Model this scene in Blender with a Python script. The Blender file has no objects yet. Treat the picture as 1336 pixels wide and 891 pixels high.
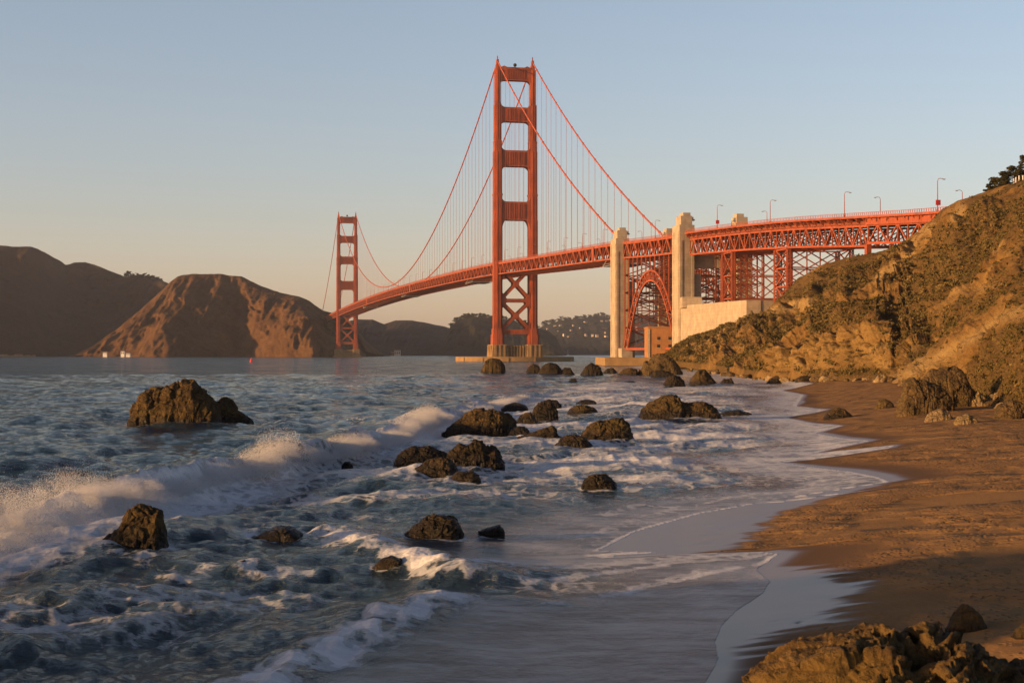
import bpy, math, random
import numpy as np
from mathutils import Vector, Matrix
R = math.radians
F = 1955.0; CX = 668.0; HZ = 461.0; CH = 6.0          # focal length in photo pixels, centre column, horizon row, eye height

# ------------------------------------------------------------------ camera, world, sun, exposure
scene = bpy.context.scene
C = scene.collection
cam_d = bpy.data.cameras.new('camera'); cam = bpy.data.objects.new('camera', cam_d); C.objects.link(cam)
cam.location = (0, 0, CH); cam.rotation_euler = (R(90), 0, 0)
cam_d.sensor_width = 36; cam_d.lens = 36 * F / 1336.0
cam_d.shift_y = (HZ - 445.5) / 1336.0
cam_d.clip_start = 0.1; cam_d.clip_end = 40000
scene.camera = cam
SUN_EL = 8.5; SUN_AZ = 245.0                            # degrees; azimuth clockwise from +Y
world = bpy.data.worlds.new('World'); scene.world = world; world.use_nodes = True
wn = world.node_tree; wn.nodes.clear()
sky = wn.nodes.new('ShaderNodeTexSky'); sky.sky_type = 'NISHITA'; sky.sun_disc = False
sky.sun_elevation = R(SUN_EL); sky.sun_rotation = R(SUN_AZ)
sky.air_density = 1.0; sky.dust_density = 1.0; sky.ozone_density = 3.0; sky.altitude = 0
wbg = wn.nodes.new('ShaderNodeBackground'); wbg.inputs[1].default_value = 0.15
wout = wn.nodes.new('ShaderNodeOutputWorld')
# dusk tint of the sky itself by elevation: rosy band low down, neutral above
wtc = wn.nodes.new('ShaderNodeTexCoord'); wsx = wn.nodes.new('ShaderNodeSeparateXYZ'); wn.links.new(wtc.outputs['Generated'], wsx.inputs[0])
wrp = wn.nodes.new('ShaderNodeValToRGB'); wn.links.new(wsx.outputs[2], wrp.inputs[0])
_st = [(0.0, (.84, .58, .63)), (.035, (.77, .53, .50)), (.09, (.74, .515, .455)), (.24, (.81, .562, .47)), (.42, (.36, .265, .25)), (.8, (.16, .135, .135))]
while len(wrp.color_ramp.elements) < len(_st): wrp.color_ramp.elements.new(.5)
for _e, (_p, _c) in zip(wrp.color_ramp.elements, _st): _e.position = _p; _e.color = (*_c, 1)
wmx = wn.nodes.new('ShaderNodeVectorMath'); wmx.operation = 'MULTIPLY'; wn.links.new(sky.outputs[0], wmx.inputs[0]); wn.links.new(wrp.outputs[0], wmx.inputs[1])
wm2 = wn.nodes.new('ShaderNodeVectorMath'); wm2.operation = 'SCALE'; wn.links.new(wmx.outputs[0], wm2.inputs[0]); wm2.inputs['Scale'].default_value = 2.12
wn.links.new(wm2.outputs[0], wbg.inputs[0]); wn.links.new(wbg.outputs[0], wout.inputs[0])
sun_d = bpy.data.lights.new('sun', 'SUN'); sun = bpy.data.objects.new('sun', sun_d); C.objects.link(sun)
sun_d.energy = 5.0; sun_d.angle = R(0.6); sun_d.color = (1.0, 0.56, 0.22)
sdir = Vector((math.sin(R(SUN_AZ)) * math.cos(R(SUN_EL)), math.cos(R(SUN_AZ)) * math.cos(R(SUN_EL)), math.sin(R(SUN_EL))))
sun.rotation_euler = sdir.to_track_quat('Z', 'Y').to_euler()
sun.location = sdir * 300
vs = scene.view_settings
vs.view_transform = 'Standard'; vs.look = 'None'; vs.exposure = 0.5; vs.gamma = 1.0; vs.use_curve_mapping = False
scene.render.engine = 'CYCLES'
cy = scene.cycles
cy.max_bounces = 10; cy.diffuse_bounces = 6; cy.glossy_bounces = 3; cy.transparent_max_bounces = 8; cy.volume_bounces = 0
cy.caustics_reflective = False; cy.caustics_refractive = False
cy.use_denoising = True

# ------------------------------------------------------------------ numpy noise
def _h(ix, iy, iz, s):
    h = (ix.astype(np.int64) * 374761393 + iy.astype(np.int64) * 668265263 + iz.astype(np.int64) * 2147483647 + s * 1274126177) & 0xFFFFFFFF
    h = ((h ^ (h >> 13)) * 1274126177) & 0xFFFFFFFF
    h = ((h ^ (h >> 16)) * 2246822519) & 0xFFFFFFFF
    return ((h ^ (h >> 15)) & 0xFFFFFF) / float(0xFFFFFF)
def vnoise(x, y, z=None, s=0):
    x = np.asarray(x, float); y = np.asarray(y, float)
    z = np.zeros_like(x) if z is None else np.asarray(z, float)
    ix, iy, iz = np.floor(x), np.floor(y), np.floor(z)
    fx, fy, fz = x - ix, y - iy, z - iz
    q = lambda t: t * t * t * (t * (t * 6 - 15) + 10)
    u, v, w = q(fx), q(fy), q(fz)
    g = lambda a, b, c: _h(ix + a, iy + b, iz + c, s)
    x00 = g(0,0,0) * (1-u) + g(1,0,0) * u; x10 = g(0,1,0) * (1-u) + g(1,1,0) * u
    if not fz.any():
        return x00 * (1-v) + x10 * v
    x01 = g(0,0,1) * (1-u) + g(1,0,1) * u; x11 = g(0,1,1) * (1-u) + g(1,1,1) * u
    return (x00 * (1-v) + x10 * v) * (1-w) + (x01 * (1-v) + x11 * v) * w
def fbm(x, y, z=None, o=4, s=0, ridge=False):
    t = 0.0; a = 0.5; n = 0.0; f = 1.0
    for k in range(o):
        v = vnoise(x * f + 17.3 * k, y * f + 5.1 * k, None if z is None else z * f + 9.7 * k, s + k)
        if ridge: v = 1 - np.abs(2 * v - 1)
        t = t + a * v; n += a; a *= 0.5; f *= 2.03
    return t / n                                                # 0..1
def worley(x, y, z, s=0):
    ix, iy, iz = np.floor(x), np.floor(y), np.floor(z)
    f1 = np.full(x.shape, 9.0); f2 = np.full(x.shape, 9.0); cid = np.zeros(x.shape)
    for a in (-1,0,1):
        for b in (-1,0,1):
            for c in (-1,0,1):
                px = ix + a + _h(ix+a, iy+b, iz+c, s); py = iy + b + _h(ix+a, iy+b, iz+c, s+1); pz = iz + c + _h(ix+a, iy+b, iz+c, s+2)
                d = np.sqrt((px-x)**2 + (py-y)**2 + (pz-z)**2)
                k = d < f1
                f2 = np.where(k, f1, np.minimum(f2, d)); cid = np.where(k, _h(ix+a, iy+b, iz+c, s+3), cid); f1 = np.where(k, d, f1)
    return f1, f2, cid
def sstep(a, b, x):
    t = np.clip((x - a) / (b - a), 0, 1); return t * t * (3 - 2 * t)

# ------------------------------------------------------------------ object helpers
def tag(o, label=None, cat=None, group=None, kind=None):
    if label: o['label'] = label
    if cat: o['category'] = cat
    if group: o['group'] = group
    if kind: o['kind'] = kind
    return o
def empty(name, loc=(0,0,0), rz=0.0):
    o = bpy.data.objects.new(name, None); C.objects.link(o); o.location = loc; o.rotation_euler = (0,0,rz)
    o.empty_display_size = 0.5
    return o
def link(name, me, mat, parent=None):
    o = bpy.data.objects.new(name, me); C.objects.link(o)
    if mat is not None and len(me.materials) == 0: me.materials.append(mat)
    if parent is not None: o.parent = parent
    return o
def grid_mesh(name, V, nu, nv, smooth=True, keep=None):
    """V: (nv*nu,3), rows nv of nu verts"""
    i = (np.arange(nv-1)[:,None] * nu + np.arange(nu-1)[None,:]).ravel()
    q = np.stack([i, i+1, i+1+nu, i+nu], 1)
    if keep is not None: q = q[keep.ravel()]
    return np_mesh(name, V, q, smooth)
def np_mesh(name, V, q, smooth=True):
    me = bpy.data.meshes.new(name)
    V = np.ascontiguousarray(V, np.float32); q = np.ascontiguousarray(q, np.int32); k = q.shape[1]
    me.vertices.add(len(V)); me.vertices.foreach_set('co', V.ravel())
    me.loops.add(q.size); me.loops.foreach_set('vertex_index', q.ravel())
    me.polygons.add(len(q)); me.polygons.foreach_set('loop_start', np.arange(0, q.size, k, dtype=np.int32))
    me.polygons.foreach_set('loop_total', np.full(len(q), k, np.int32))
    if smooth: me.polygons.foreach_set('use_smooth', np.ones(len(q), bool))
    me.update(calc_edges=True); me.validate()
    return me
def attr(me, name, vals):
    a = me.attributes.new(name, 'FLOAT', 'POINT'); a.data.foreach_set('value', np.ascontiguousarray(vals, np.float32))
class MB:
    def __init__(s): s.v = []; s.f = []
    def add(s, vs, fs):
        n = len(s.v); s.v += [tuple(p) for p in vs]; s.f += [tuple(i + n for i in f) for f in fs]; return s
    def box(s, c, d):
        x, y, z = c; a, b, e = d[0]/2, d[1]/2, d[2]/2
        return s.add([(x-a,y-b,z-e),(x+a,y-b,z-e),(x+a,y+b,z-e),(x-a,y+b,z-e),(x-a,y-b,z+e),(x+a,y-b,z+e),(x+a,y+b,z+e),(x-a,y+b,z+e)],
            [(3,2,1,0),(4,5,6,7),(0,1,5,4),(1,2,6,5),(2,3,7,6),(3,0,4,7)])
    def beam(s, p, q, w, h=None, up=None):
        h = w if h is None else h
        p, q = Vector(p), Vector(q); d = (q - p)
        if d.length < 1e-6: return s
        d.normalize()
        u = Vector(up) if up else (Vector((0,0,1)) if abs(d.z) < 0.9 else Vector((0,1,0)))
        a = d.cross(u).normalized(); b = a.cross(d).normalized()
        a *= w/2; b *= h/2
        vs = [p-a-b, p+a-b, p+a+b, p-a+b, q-a-b, q+a-b, q+a+b, q-a+b]
        return s.add(vs, [(0,1,2,3),(7,6,5,4),(1,0,4,5),(2,1,5,6),(3,2,6,7),(0,3,7,4)])
    def prism_z(s, poly, z0, z1, sc=1.0):
        n = len(poly)
        vs = [(x,y,z0) for x,y in poly] + [(x*sc,y*sc,z1) for x,y in poly]
        return s.add(vs, [tuple(range(n-1,-1,-1)), tuple(range(n,2*n))] + [(i,(i+1)%n,n+(i+1)%n,n+i) for i in range(n)])
    def prism_y(s, poly, y0, y1):                       # polygon in x,z extruded along y
        n = len(poly)
        vs = [(x,y0,z) for x,z in poly] + [(x,y1,z) for x,z in poly]
        return s.add(vs, [tuple(range(n)), tuple(range(2*n-1,n-1,-1))] + [((i+1)%n,i,n+i,n+(i+1)%n) for i in range(n)])
    def prism_x(s, poly, x0, x1):                       # polygon in y,z extruded along x
        n = len(poly)
        vs = [(x0,y,z) for y,z in poly] + [(x1,y,z) for y,z in poly]
        return s.add(vs, [tuple(range(n-1,-1,-1)), tuple(range(n,2*n))] + [(i,(i+1)%n,n+(i+1)%n,n+i) for i in range(n)])
    def tube(s, pts, r, n=6, cap=True):
        pts = [Vector(p) for p in pts]; rings = []
        rr = r if isinstance(r, (list, tuple)) else [r] * len(pts)
        base = len(s.v)
        for i, p in enumerate(pts):
            d = (pts[min(i+1, len(pts)-1)] - pts[max(i-1, 0)]).normalized()
            u = Vector((0,0,1)) if abs(d.z) < 0.95 else Vector((1,0,0))
            a = d.cross(u).normalized(); b = a.cross(d).normalized()
            for k in range(n):
                t = 2*math.pi*k/n; s.v.append(tuple(p + a*math.cos(t)*rr[i] + b*math.sin(t)*rr[i]))
        for i in range(len(pts)-1):
            for k in range(n):
                s.f.append((base+i*n+k, base+i*n+(k+1)%n, base+(i+1)*n+(k+1)%n, base+(i+1)*n+k))
        if cap:
            s.f.append(tuple(base+k for k in range(n-1,-1,-1))); s.f.append(tuple(base+(len(pts)-1)*n+k for k in range(n)))
        return s
    def mesh(s, name, smooth=False):
        me = bpy.data.meshes.new(name); me.from_pydata(s.v, [], s.f); me.update()
        if smooth: me.polygons.foreach_set('use_smooth', [True]*len(me.polygons))
        return me
    def build(s, name, mat, parent=None, smooth=False):
        return link(name, s.mesh(name, smooth), mat, parent)
def kids(o): return list(o.children)
def copy_tree(o, parent=None):
    ch = kids(o)
    c = o.copy(); C.objects.link(c)
    if parent is not None: c.parent = parent
    for k in ch: copy_tree(k, c)
    return c

# ------------------------------------------------------------------ materials
class NT:
    def __init__(s, name):
        s.m = bpy.data.materials.new(name); s.m.use_nodes = True; s.t = s.m.node_tree; s.t.nodes.clear()
        s.out = s.n('ShaderNodeOutputMaterial')
    def n(s, typ, **kw):
        nd = s.t.nodes.new(typ)
        for k, v in kw.items(): setattr(nd, k, v)
        return nd
    def l(s, a, b): s.t.links.new(a, b)
    def setin(s, nd, key, val):
        if hasattr(val, 'is_output') or isinstance(val, bpy.types.NodeSocket): s.l(val, nd.inputs[key])
        else: nd.inputs[key].default_value = val
    def coord(s, kind='Object'): return s.n('ShaderNodeTexCoord').outputs[kind]
    def pos(s): return s.n('ShaderNodeNewGeometry').outputs['Position']
    def mapping(s, vec, scale=(1,1,1), rot=(0,0,0), loc=(0,0,0)):
        m = s.n('ShaderNodeMapping'); s.l(vec, m.inputs[0]); m.inputs['Scale'].default_value = scale
        m.inputs['Rotation'].default_value = rot; m.inputs['Location'].default_value = loc
        return m.outputs[0]
    def noise(s, vec, scale=1.0, detail=4, rough=0.55, dist=0.0):
        t = s.n('ShaderNodeTexNoise'); s.l(vec, t.inputs['Vector']); t.inputs['Scale'].default_value = scale
        t.inputs['Detail'].default_value = detail; t.inputs['Roughness'].default_value = rough; t.inputs['Distortion'].default_value = dist
        return t.outputs['Fac']
    def voro(s, vec, scale=1.0, feature='F1'):
        t = s.n('ShaderNodeTexVoronoi', feature=feature); s.l(vec, t.inputs['Vector']); t.inputs['Scale'].default_value = scale
        return t.outputs['Distance']
    def attr(s, name): return s.n('ShaderNodeAttribute', attribute_name=name).outputs['Fac']
    def math(s, op, a, b=0.0, c=0.0, clamp=False):
        m = s.n('ShaderNodeMath', operation=op, use_clamp=clamp)
        for i, v in enumerate((a, b, c)):
            if isinstance(v, bpy.types.NodeSocket): s.l(v, m.inputs[i])
            else: m.inputs[i].default_value = v
        return m.outputs[0]
    def smooth(s, x, a, b, lo=0.0, hi=1.0):
        m = s.n('ShaderNodeMapRange', interpolation_type='SMOOTHSTEP'); s.l(x, m.inputs['Value'])
        m.inputs['From Min'].default_value = a; m.inputs['From Max'].default_value = b
        m.inputs['To Min'].default_value = lo; m.inputs['To Max'].default_value = hi
        return m.outputs[0]
    def mix(s, fac, a, b):
        m = s.n('ShaderNodeMix', data_type='RGBA')
        s.setin(m, 0, fac)
        for i, v in ((6, a), (7, b)):
            if isinstance(v, bpy.types.NodeSocket): s.l(v, m.inputs[i])
            else: m.inputs[i].default_value = (*v, 1)
        return m.outputs[2]
    def ramp(s, x, stops):
        r = s.n('ShaderNodeValToRGB'); s.l(x, r.inputs[0]); e = r.color_ramp.elements
        while len(e) < len(stops): e.new(0.5)
        for k, (p, c) in enumerate(stops): e[k].position = p; e[k].color = (*c, 1)
        return r.outputs[0]
    def bump(s, h, dist=0.1, strength=1.0, normal=None):
        b = s.n('ShaderNodeBump'); s.l(h, b.inputs['Height']); b.inputs['Distance'].default_value = dist
        s.setin(b, 'Strength', strength)
        if normal is not None: s.l(normal, b.inputs['Normal'])
        return b.outputs[0]
    def pbr(s, color, rough=0.6, normal=None, spec=0.5, metal=0.0, ior=None):
        p = s.n('ShaderNodeBsdfPrincipled')
        if isinstance(color, bpy.types.NodeSocket): s.l(color, p.inputs['Base Color'])
        else: p.inputs['Base Color'].default_value = (*color, 1)
        s.setin(p, 'Roughness', rough); p.inputs['Metallic'].default_value = metal
        s.setin(p, 'Specular IOR Level', spec)
        if ior: p.inputs['IOR'].default_value = ior
        if normal is not None: s.l(normal, p.inputs['Normal'])
        return p.outputs[0]
    def done(s, sh): s.l(sh, s.out.inputs['Surface']); return s.m

def mat_paint(name, col, var=0.25, rough=0.5):
    t = NT(name); p = t.pos()
    n1 = t.noise(p, 0.12, 5, 0.6); n2 = t.noise(t.mapping(p, (1.2, 1.2, 0.06)), 1.0, 4)
    f = t.math('MULTIPLY', t.math('ADD', n1, n2), 0.5)
    dark = tuple(c * (1 - var) for c in col); lite = tuple(min(1, c * (1 + var)) for c in col)
    return t.done(t.pbr(t.ramp(f, [(0.35, dark), (0.65, lite)]), rough))
def mat_concrete(name, col, course=1.5):
    t = NT(name); p = t.pos()
    n1 = t.noise(p, 0.25, 6, 0.65); st = t.noise(t.mapping(p, (0.5, 0.5, 0.03)), 1.0, 5, 0.6)
    c = t.mix(t.smooth(n1, 0.35, 0.7), tuple(x * 0.78 for x in col), tuple(x * 1.08 for x in col))
    c = t.mix(t.smooth(st, 0.54, 0.75, 0, 0.4), c, tuple(x * 0.5 for x in (col[0], col[1] * .92, col[2] * .8)))
    sep = t.n('ShaderNodeSeparateXYZ'); t.l(p, sep.inputs[0])
    fr = t.math('FRACT', t.math('DIVIDE', sep.outputs[2], course))
    ln = t.smooth(fr, 0.02, 0.09, 0.75, 0)
    c = t.mix(t.math('MULTIPLY', ln, 0.8), c, tuple(x * 0.55 for x in col))
    b = t.bump(n1, 0.15, 0.6)
    return t.done(t.pbr(c, 0.9, b, 0.2))
def mat_flat(name, col, rough=0.6, var=0.2, scale=2.0):
    t = NT(name); n = t.noise(t.coord(), scale, 4)
    return t.done(t.pbr(t.ramp(n, [(0.3, tuple(c*(1-var) for c in col)), (0.7, tuple(min(1, c*(1+var)) for c in col))]), rough))
def mat_rock(name, base, lite, moss, wet_z=0.5, scale=1.0):
    t = NT(name); p = t.pos()
    n1 = t.noise(p, 0.9 * scale, 8, 0.65, 0.4); n2 = t.noise(p, 4.5 * scale, 8, 0.7); n3 = t.noise(t.mapping(p, (1, 1, 2.2)), 0.5 * scale, 5)
    c = t.mix(t.smooth(n1, 0.35, 0.65), base, lite)
    c = t.mix(t.smooth(n3, 0.48, 0.62, 0, 0.8), c, moss)
    c = t.mix(t.smooth(n2, 0.5, 0.72, 0, 0.7), c, tuple(x * 0.35 for x in base))
    cr = t.voro(t.mapping(p, (1, 1, 1.6)), 1.3 * scale, 'DISTANCE_TO_EDGE')
    c = t.mix(t.smooth(cr, 0.0, 0.05, 0.45, 0), c, tuple(x * 0.3 for x in base))
    sep = t.n('ShaderNodeSeparateXYZ'); t.l(p, sep.inputs[0])
    wz = t.math('ADD', sep.outputs[2], t.math('MULTIPLY', t.math('SUBTRACT', n1, 0.5), 1.0))
    wet = t.smooth(wz, wet_z * 0.4, wet_z, 1, 0) if wet_z > .1 else t.smooth(n1, 2, 3)
    c = t.mix(t.math('MULTIPLY', wet, 0.8), c, (0.012, 0.010, 0.009))
    rough = t.math('SUBTRACT', 0.85, t.math('MULTIPLY', wet, 0.5))
    n4 = t.noise(p, 14 * scale, 6, 0.7)
    h = t.math('ADD', t.math('MULTIPLY', n4, 0.16), t.math('ADD', t.math('MULTIPLY', n2, 0.55), t.math('ADD', n1, t.math('MULTIPLY', t.smooth(cr, 0, 0.12), 0.22))))
    return t.done(t.pbr(c, rough, t.bump(h, 0.38 / scale, 1.0), 0.3))
M = {}
M['orange'] = mat_paint('red_orange_paint', (0.315, 0.070, 0.023), 0.35, 0.65)
M['shaded_grimy'] = mat_paint('shaded_grimy_paint', (0.20, 0.050, 0.020), 0.35, 0.8)  # interior shade put into a darker orange for inner members, with some grime
M['cable'] = mat_paint('cable_paint', (0.42, 0.09, 0.035), 0.1, 0.6)
M['asphalt'] = mat_flat('asphalt', (0.055, 0.052, 0.05), 0.9)
M['concrete'] = mat_concrete('board_marked_concrete', (0.46, 0.38, 0.27))
M['pier'] = mat_concrete('stained_pier_concrete', (0.36, 0.235, 0.11), 2.4)
M['brick'] = mat_concrete('fort_brickwork', (0.42, 0.20, 0.075), 0.6)
M['dark'] = mat_flat('dark_opening', (0.02, 0.018, 0.016), 0.9)
M['steel'] = mat_flat('galvanised_steel', (0.30, 0.29, 0.27), 0.5)
M['white'] = mat_flat('white_paint', (0.78, 0.76, 0.72), 0.6, 0.06)
M['roof'] = mat_flat('roofing', (0.20, 0.12, 0.09), 0.8)
M['beige'] = mat_flat('beige_render', (0.62, 0.50, 0.38), 0.8, 0.1)
M['signal'] = mat_flat('signal_red', (0.45, 0.03, 0.02), 0.5)

# ------------------------------------------------------------------ bridge frame: local x = east, y = along the axis (north +), z up
TX, TY, BR = 2.3, 1146.0, R(12.0)
cB, sB = math.cos(BR), math.sin(BR)
def BW(x, y, z=0.0): return Vector((TX + x*cB - y*sB, TY + x*sB + y*cB, z))
_zy = np.array([-760, -692, -625, -580, -474, -395, -343, -144, 0, 320, 640, 960, 1280, 1620, 1700.])
_zz = np.array([48.0, 51.3, 55.5, 58.3, 63.0, 65.2, 67.2, 72.4, 76.2, 80.4, 82.0, 80.4, 76.0, 69, 67.5])
_m = np.gradient(_zz, _zy)
def zdeck(y):                                            # top of railing; Hermite through the measured points
    y = float(np.clip(y, -759, 1699)); i = int(np.searchsorted(_zy, y) - 1); i = max(0, min(i, len(_zy)-2))
    h = _zy[i+1] - _zy[i]; t = (y - _zy[i]) / h
    return float((2*t**3-3*t*t+1)*_zz[i] + (t**3-2*t*t+t)*h*_m[i] + (-2*t**3+3*t*t)*_zz[i+1] + (t**3-t*t)*h*_m[i+1])
PANEL = 7.62
def deck_span(parent, y0, y1, oy, name='roadway', hw=13.9, rails=True, step=PANEL):
    """slab, sidewalk fascia, floor beams; coordinates relative to a root at y = oy"""
    n = max(1, round((y1 - y0) / step)); ys = [y0 + (y1-y0)*i/n for i in range(n+1)]
    b = MB()
    for i in range(n):
        a, c = ys[i], ys[i+1]; za, zc = zdeck(a) - 1.3, zdeck(c) - 1.3
        vs = [(-hw,a-oy,za-.5),(hw,a-oy,za-.5),(hw,a-oy,za),(-hw,a-oy,za),(-hw,c-oy,zc-.5),(hw,c-oy,zc-.5),(hw,c-oy,zc),(-hw,c-oy,zc)]
        b.add(vs, [(3,2,6,7),(1,0,4,5),(0,3,7,4),(2,1,5,6)] + ([(0,1,2,3)] if i == 0 else []) + ([(5,4,7,6)] if i == n-1 else []))
    d = b.build(name, M['asphalt'], parent)
    for s in (-1, 1):
        fa = MB()
        for i in range(n):
            fa.beam((s*(hw+.12), ys[i]-oy, zdeck(ys[i])-1.6), (s*(hw+.12), ys[i+1]-oy, zdeck(ys[i+1])-1.6), .2, .7)
        fa.build('fascia', M['orange'], d)
    fb = MB()
    for y in ys:
        fb.box((0, y-oy, zdeck(y)-2.6), (2*hw-1.2, .35, 1.4))
    fb.build('floor_beam', M['shaded_grimy'], d)['kind'] = 'stuff'
    for s in (-1, 1):
        rb = MB()
        for i in range(n):
            za, zc = zdeck(ys[i]), zdeck(ys[i+1])
            for dz, w in ((-.06, .14), (-1.12, .12)):
                rb.beam((s*hw, ys[i]-oy, za+dz), (s*hw, ys[i+1]-oy, zc+dz), w)
            for k in range(5):
                t = k/5; z = za*(1-t)+zc*t
                rb.box((s*hw, ys[i]+(ys[i+1]-ys[i])*t-oy, z-.6), (.07, .45, 1.1))
        rb.build('railing', M['orange'], d)
    return d
def truss(parent, x, y0, y1, oy, top, depth, name='stiffening_truss', panel=PANEL, chord=.9, web=.75, vert=.42, mode='warren'):
    n = max(2, round((y1-y0)/panel)); n += n % 2
    ys = [y0 + (y1-y0)*i/n for i in range(n+1)]
    b = MB()
    T = [(x, y-oy, zdeck(y)-top) for y in ys]; B = [(x, y-oy, zdeck(y)-top-depth) for y in ys]
    for i in range(n):
        b.beam(T[i], T[i+1], chord*.7, chord); b.beam(B[i], B[i+1], chord*.7, chord*1.05)
        if i % 2 == 0: b.beam(B[i], T[i+1], web*.9, web)
        else: b.beam(T[i], B[i+1], web*.9, web)
    for i in range(n+1):
        b.beam(T[i], B[i], vert)
    return b.build(name, M['orange'], parent)

# ------------------------------------------------------------------ suspension bridge
bridge = empty('suspension_bridge', BW(0,0,0), BR)
tag(bridge, 'long red orange suspension bridge crossing the strait between the tall towers', 'bridge')
def ring(w, l, n1=.22, n2=.16):
    a, c = w/2, l/2; p = w*n1*.5; q = l*n2*.5; p2, q2 = p*2, q*2
    quad = [(a, c-q2), (a-p, c-q2), (a-p, c-q), (a-p2, c-q), (a-p2, c)]
    pts = quad + [(-x, y) for x, y in reversed(quad)] + [(-x, -y) for x, y in quad] + [(x, -y) for x, y in reversed(quad)]
    return pts[::-1] if False else pts
def make_tower(y0, fender):
    LX = 13.7
    legs = MB()
    segs = [(12.7, 20.5, 8.6, 14.5), (20.5, 24.5, 7.5, 12.6), (24.5, 107.4, 6.4, 11.0), (107.4, 126.2, 6.2, 10.6), (126.2, 127.4, 6.9, 11.2), (127.4, 160, 6.0, 10.4),
            (160, 166.6, 5.6, 9.8), (166.6, 167.7, 6.0, 10.1), (167.7, 195.5, 5.0, 9.0), (195.5, 222.5, 3.9, 7.6), (222.5, 225.8, 2.9, 6.0), (225.8, 228.2, 1.9, 3.8)]
    for s in (-1, 1):
        for z0, z1, w, l in segs:
            legs.prism_z([(s*LX + px, y0 + py) for px, py in ring(w, l)], z0, z1)
            if z1 - z0 > 15:                               # slim raised flutes on the faces
                for fy in (-1, 1):
                    for fx in (-.16, .16):
                        legs.box((s*LX + fx*w, y0 + fy*(l/2 + .12), (z0+z1)/2), (w*.12, .35, z1-z0-1.2))
                for fx in (-1, 1):
                    for fy in (-.18, .18):
                        legs.box((s*LX + fx*(w/2 + .1), y0 + fy*l, (z0+z1)/2), (.3, l*.1, z1-z0-1.2))
    tower = legs.build('tower', M['orange'], bridge)
    # portal struts with rounded corner brackets and upright ribs
    for zb, zt, wl, dep, up, dn in ((214, 223.6, 3.9, 6.2, 0, 4.4), (182.5, 193.5, 5.0, 7.2, 3.4, 4.6), (148.4, 160.6, 6.0, 8.0, 3.4, 5.0), (107.4, 121.5, 6.4, 8.6, 3.6, 10.0)):
        hw = LX - wl/2 + .6
        def fil(sx, z, r, dirz, rx):                         # fillet points along the opening corner
            return [(sx*(hw - rx*(1-math.sin(a))), z + dirz*r*(1-math.cos(a))) for a in [math.pi/2*k/5 for k in range(6)]]
        rx_d = 4.4 if dn < 6 else 3.6; rx_u = 3.4
        bl = fil(-1, zb, dn, -1, rx_d); br = fil(1, zb, dn, -1, rx_d)
        poly = list(reversed(bl)) + br
        if up: poly += list(reversed(fil(1, zt, up, 1, rx_u))) + fil(-1, zt, up, 1, rx_u)
        else: poly += [(hw, zt), (hw*.72, zt+1.4), (hw*.55, zt+.4), (-hw*.55, zt+.4), (-hw*.72, zt+1.4), (-hw, zt)]
        b = MB(); b.prism_y(poly, y0 - dep/2, y0 + dep/2)
        hz = zt - zb
        for k in range(-5, 6):
            b.box((k*1.35, y0 - dep/2 - .2, (zt+zb)/2), (.55, .45, hz*.78)); b.box((k*1.35, y0 + dep/2 + .2, (zt+zb)/2), (.55, .45, hz*.78))
        b.build('portal_strut', M['orange'], tower)
    # X bracing between the legs below the deck
    zs = [(47.6, 70.0), (24.4, 44.9)]
    hw = LX - 3.0
    for za, zb in zs:
        b = MB()
        for yy in (-3.6, 3.6):
            b.beam((-hw, y0+yy, za), (hw, y0+yy, zb), 1.9, 2.0); b.beam((hw, y0+yy+.02, za), (-hw, y0+yy+.02, zb), 1.9, 2.0)
            zc = (za+zb)/2
            b.prism_y([(-2.6, zc), (0, zc-3), (2.6, zc), (0, zc+3)], y0+yy-1.05, y0+yy+1.05)
            for sx in (-1, 1):
                for zz, dz in ((za, 1), (zb, -1)):
                    b.prism_y([(sx*hw, zz), (sx*(hw-3.4), zz), (sx*hw, zz+dz*4.6)][::sx*dz], y0+yy-1.08, y0+yy+1.08)
        b.build('cross_bracing', M['orange'], tower)
    for za, zb in ((44.9, 47.6), (20.6, 24.2)):
        b = MB()
        for yy in (-3.6, 3.6): b.box((0, y0+yy, (za+zb)/2), (2*hw+1, 2.2, zb-za))
        b.build('horizontal_strut', M['orange'], tower)
    for s in (-1, 1):
        b = MB()
        b.box((s*LX, y0, 229.0), (1.5, 3.6, 1.8)); b.prism_z([(s*LX-.35, y0-.35), (s*LX+.35, y0-.35), (s*LX+.35, y0+.35), (s*LX-.35, y0+.35)], 229.8, 232.6)
        b.build('cable_saddle', M['orange'], tower)
    b = MB(); b.tube([(0, y0, 223.9), (0, y0, 225.4)], .35, 8)
    for k in range(9):
        t0 = -math.pi/2 + math.pi*k/9; t1 = -math.pi/2 + math.pi*(k+1)/9
        b.tube([(0, y0, 226.2+1.35*math.sin(t0)), (0, y0, 226.2+1.35*math.sin(t1))], [1.35*math.cos(t0)+.02, 1.35*math.cos(t1)+.02], 12, cap=False)
    b.build('beacon', M['dark'], tower)
    # concrete pier: two battered blocks joined by a ribbed wall
    p = MB()
    for s in (-1, 1):
        p.add([(s*LX+a*(6.3 if z < 5 else 5.6), y0+c*(10.5 if z < 5 else 9.6), z) for z in (2.0, 12.7) for a, c in ((-1,-1),(1,-1),(1,1),(-1,1))],
              [(3,2,1,0),(4,5,6,7),(0,1,5,4),(1,2,6,5),(2,3,7,6),(3,0,4,7)])
        for k in (-1, 0, 1):
            p.box((s*LX + k*3.4, y0-10.3, 7.2), (1.3, 1.0, 10.2)); p.box((s*(LX) - 6.1, y0 + k*6, 7.2), (.9, 2.0, 10.2))
    p.box((0, y0, 6.6), (17, 15, 10.2))
    for k in range(-3, 4): p.box((k*2.3, y0-7.9, 6.8), (1.1, 1.3, 10.0))
    p.box((0, y0, 1.0), (44, 26, 3.0))
    p.build('pier', M['pier'], tower)
    return tower
make_tower(0.0, True)
make_tower(1280.0, False)
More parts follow.
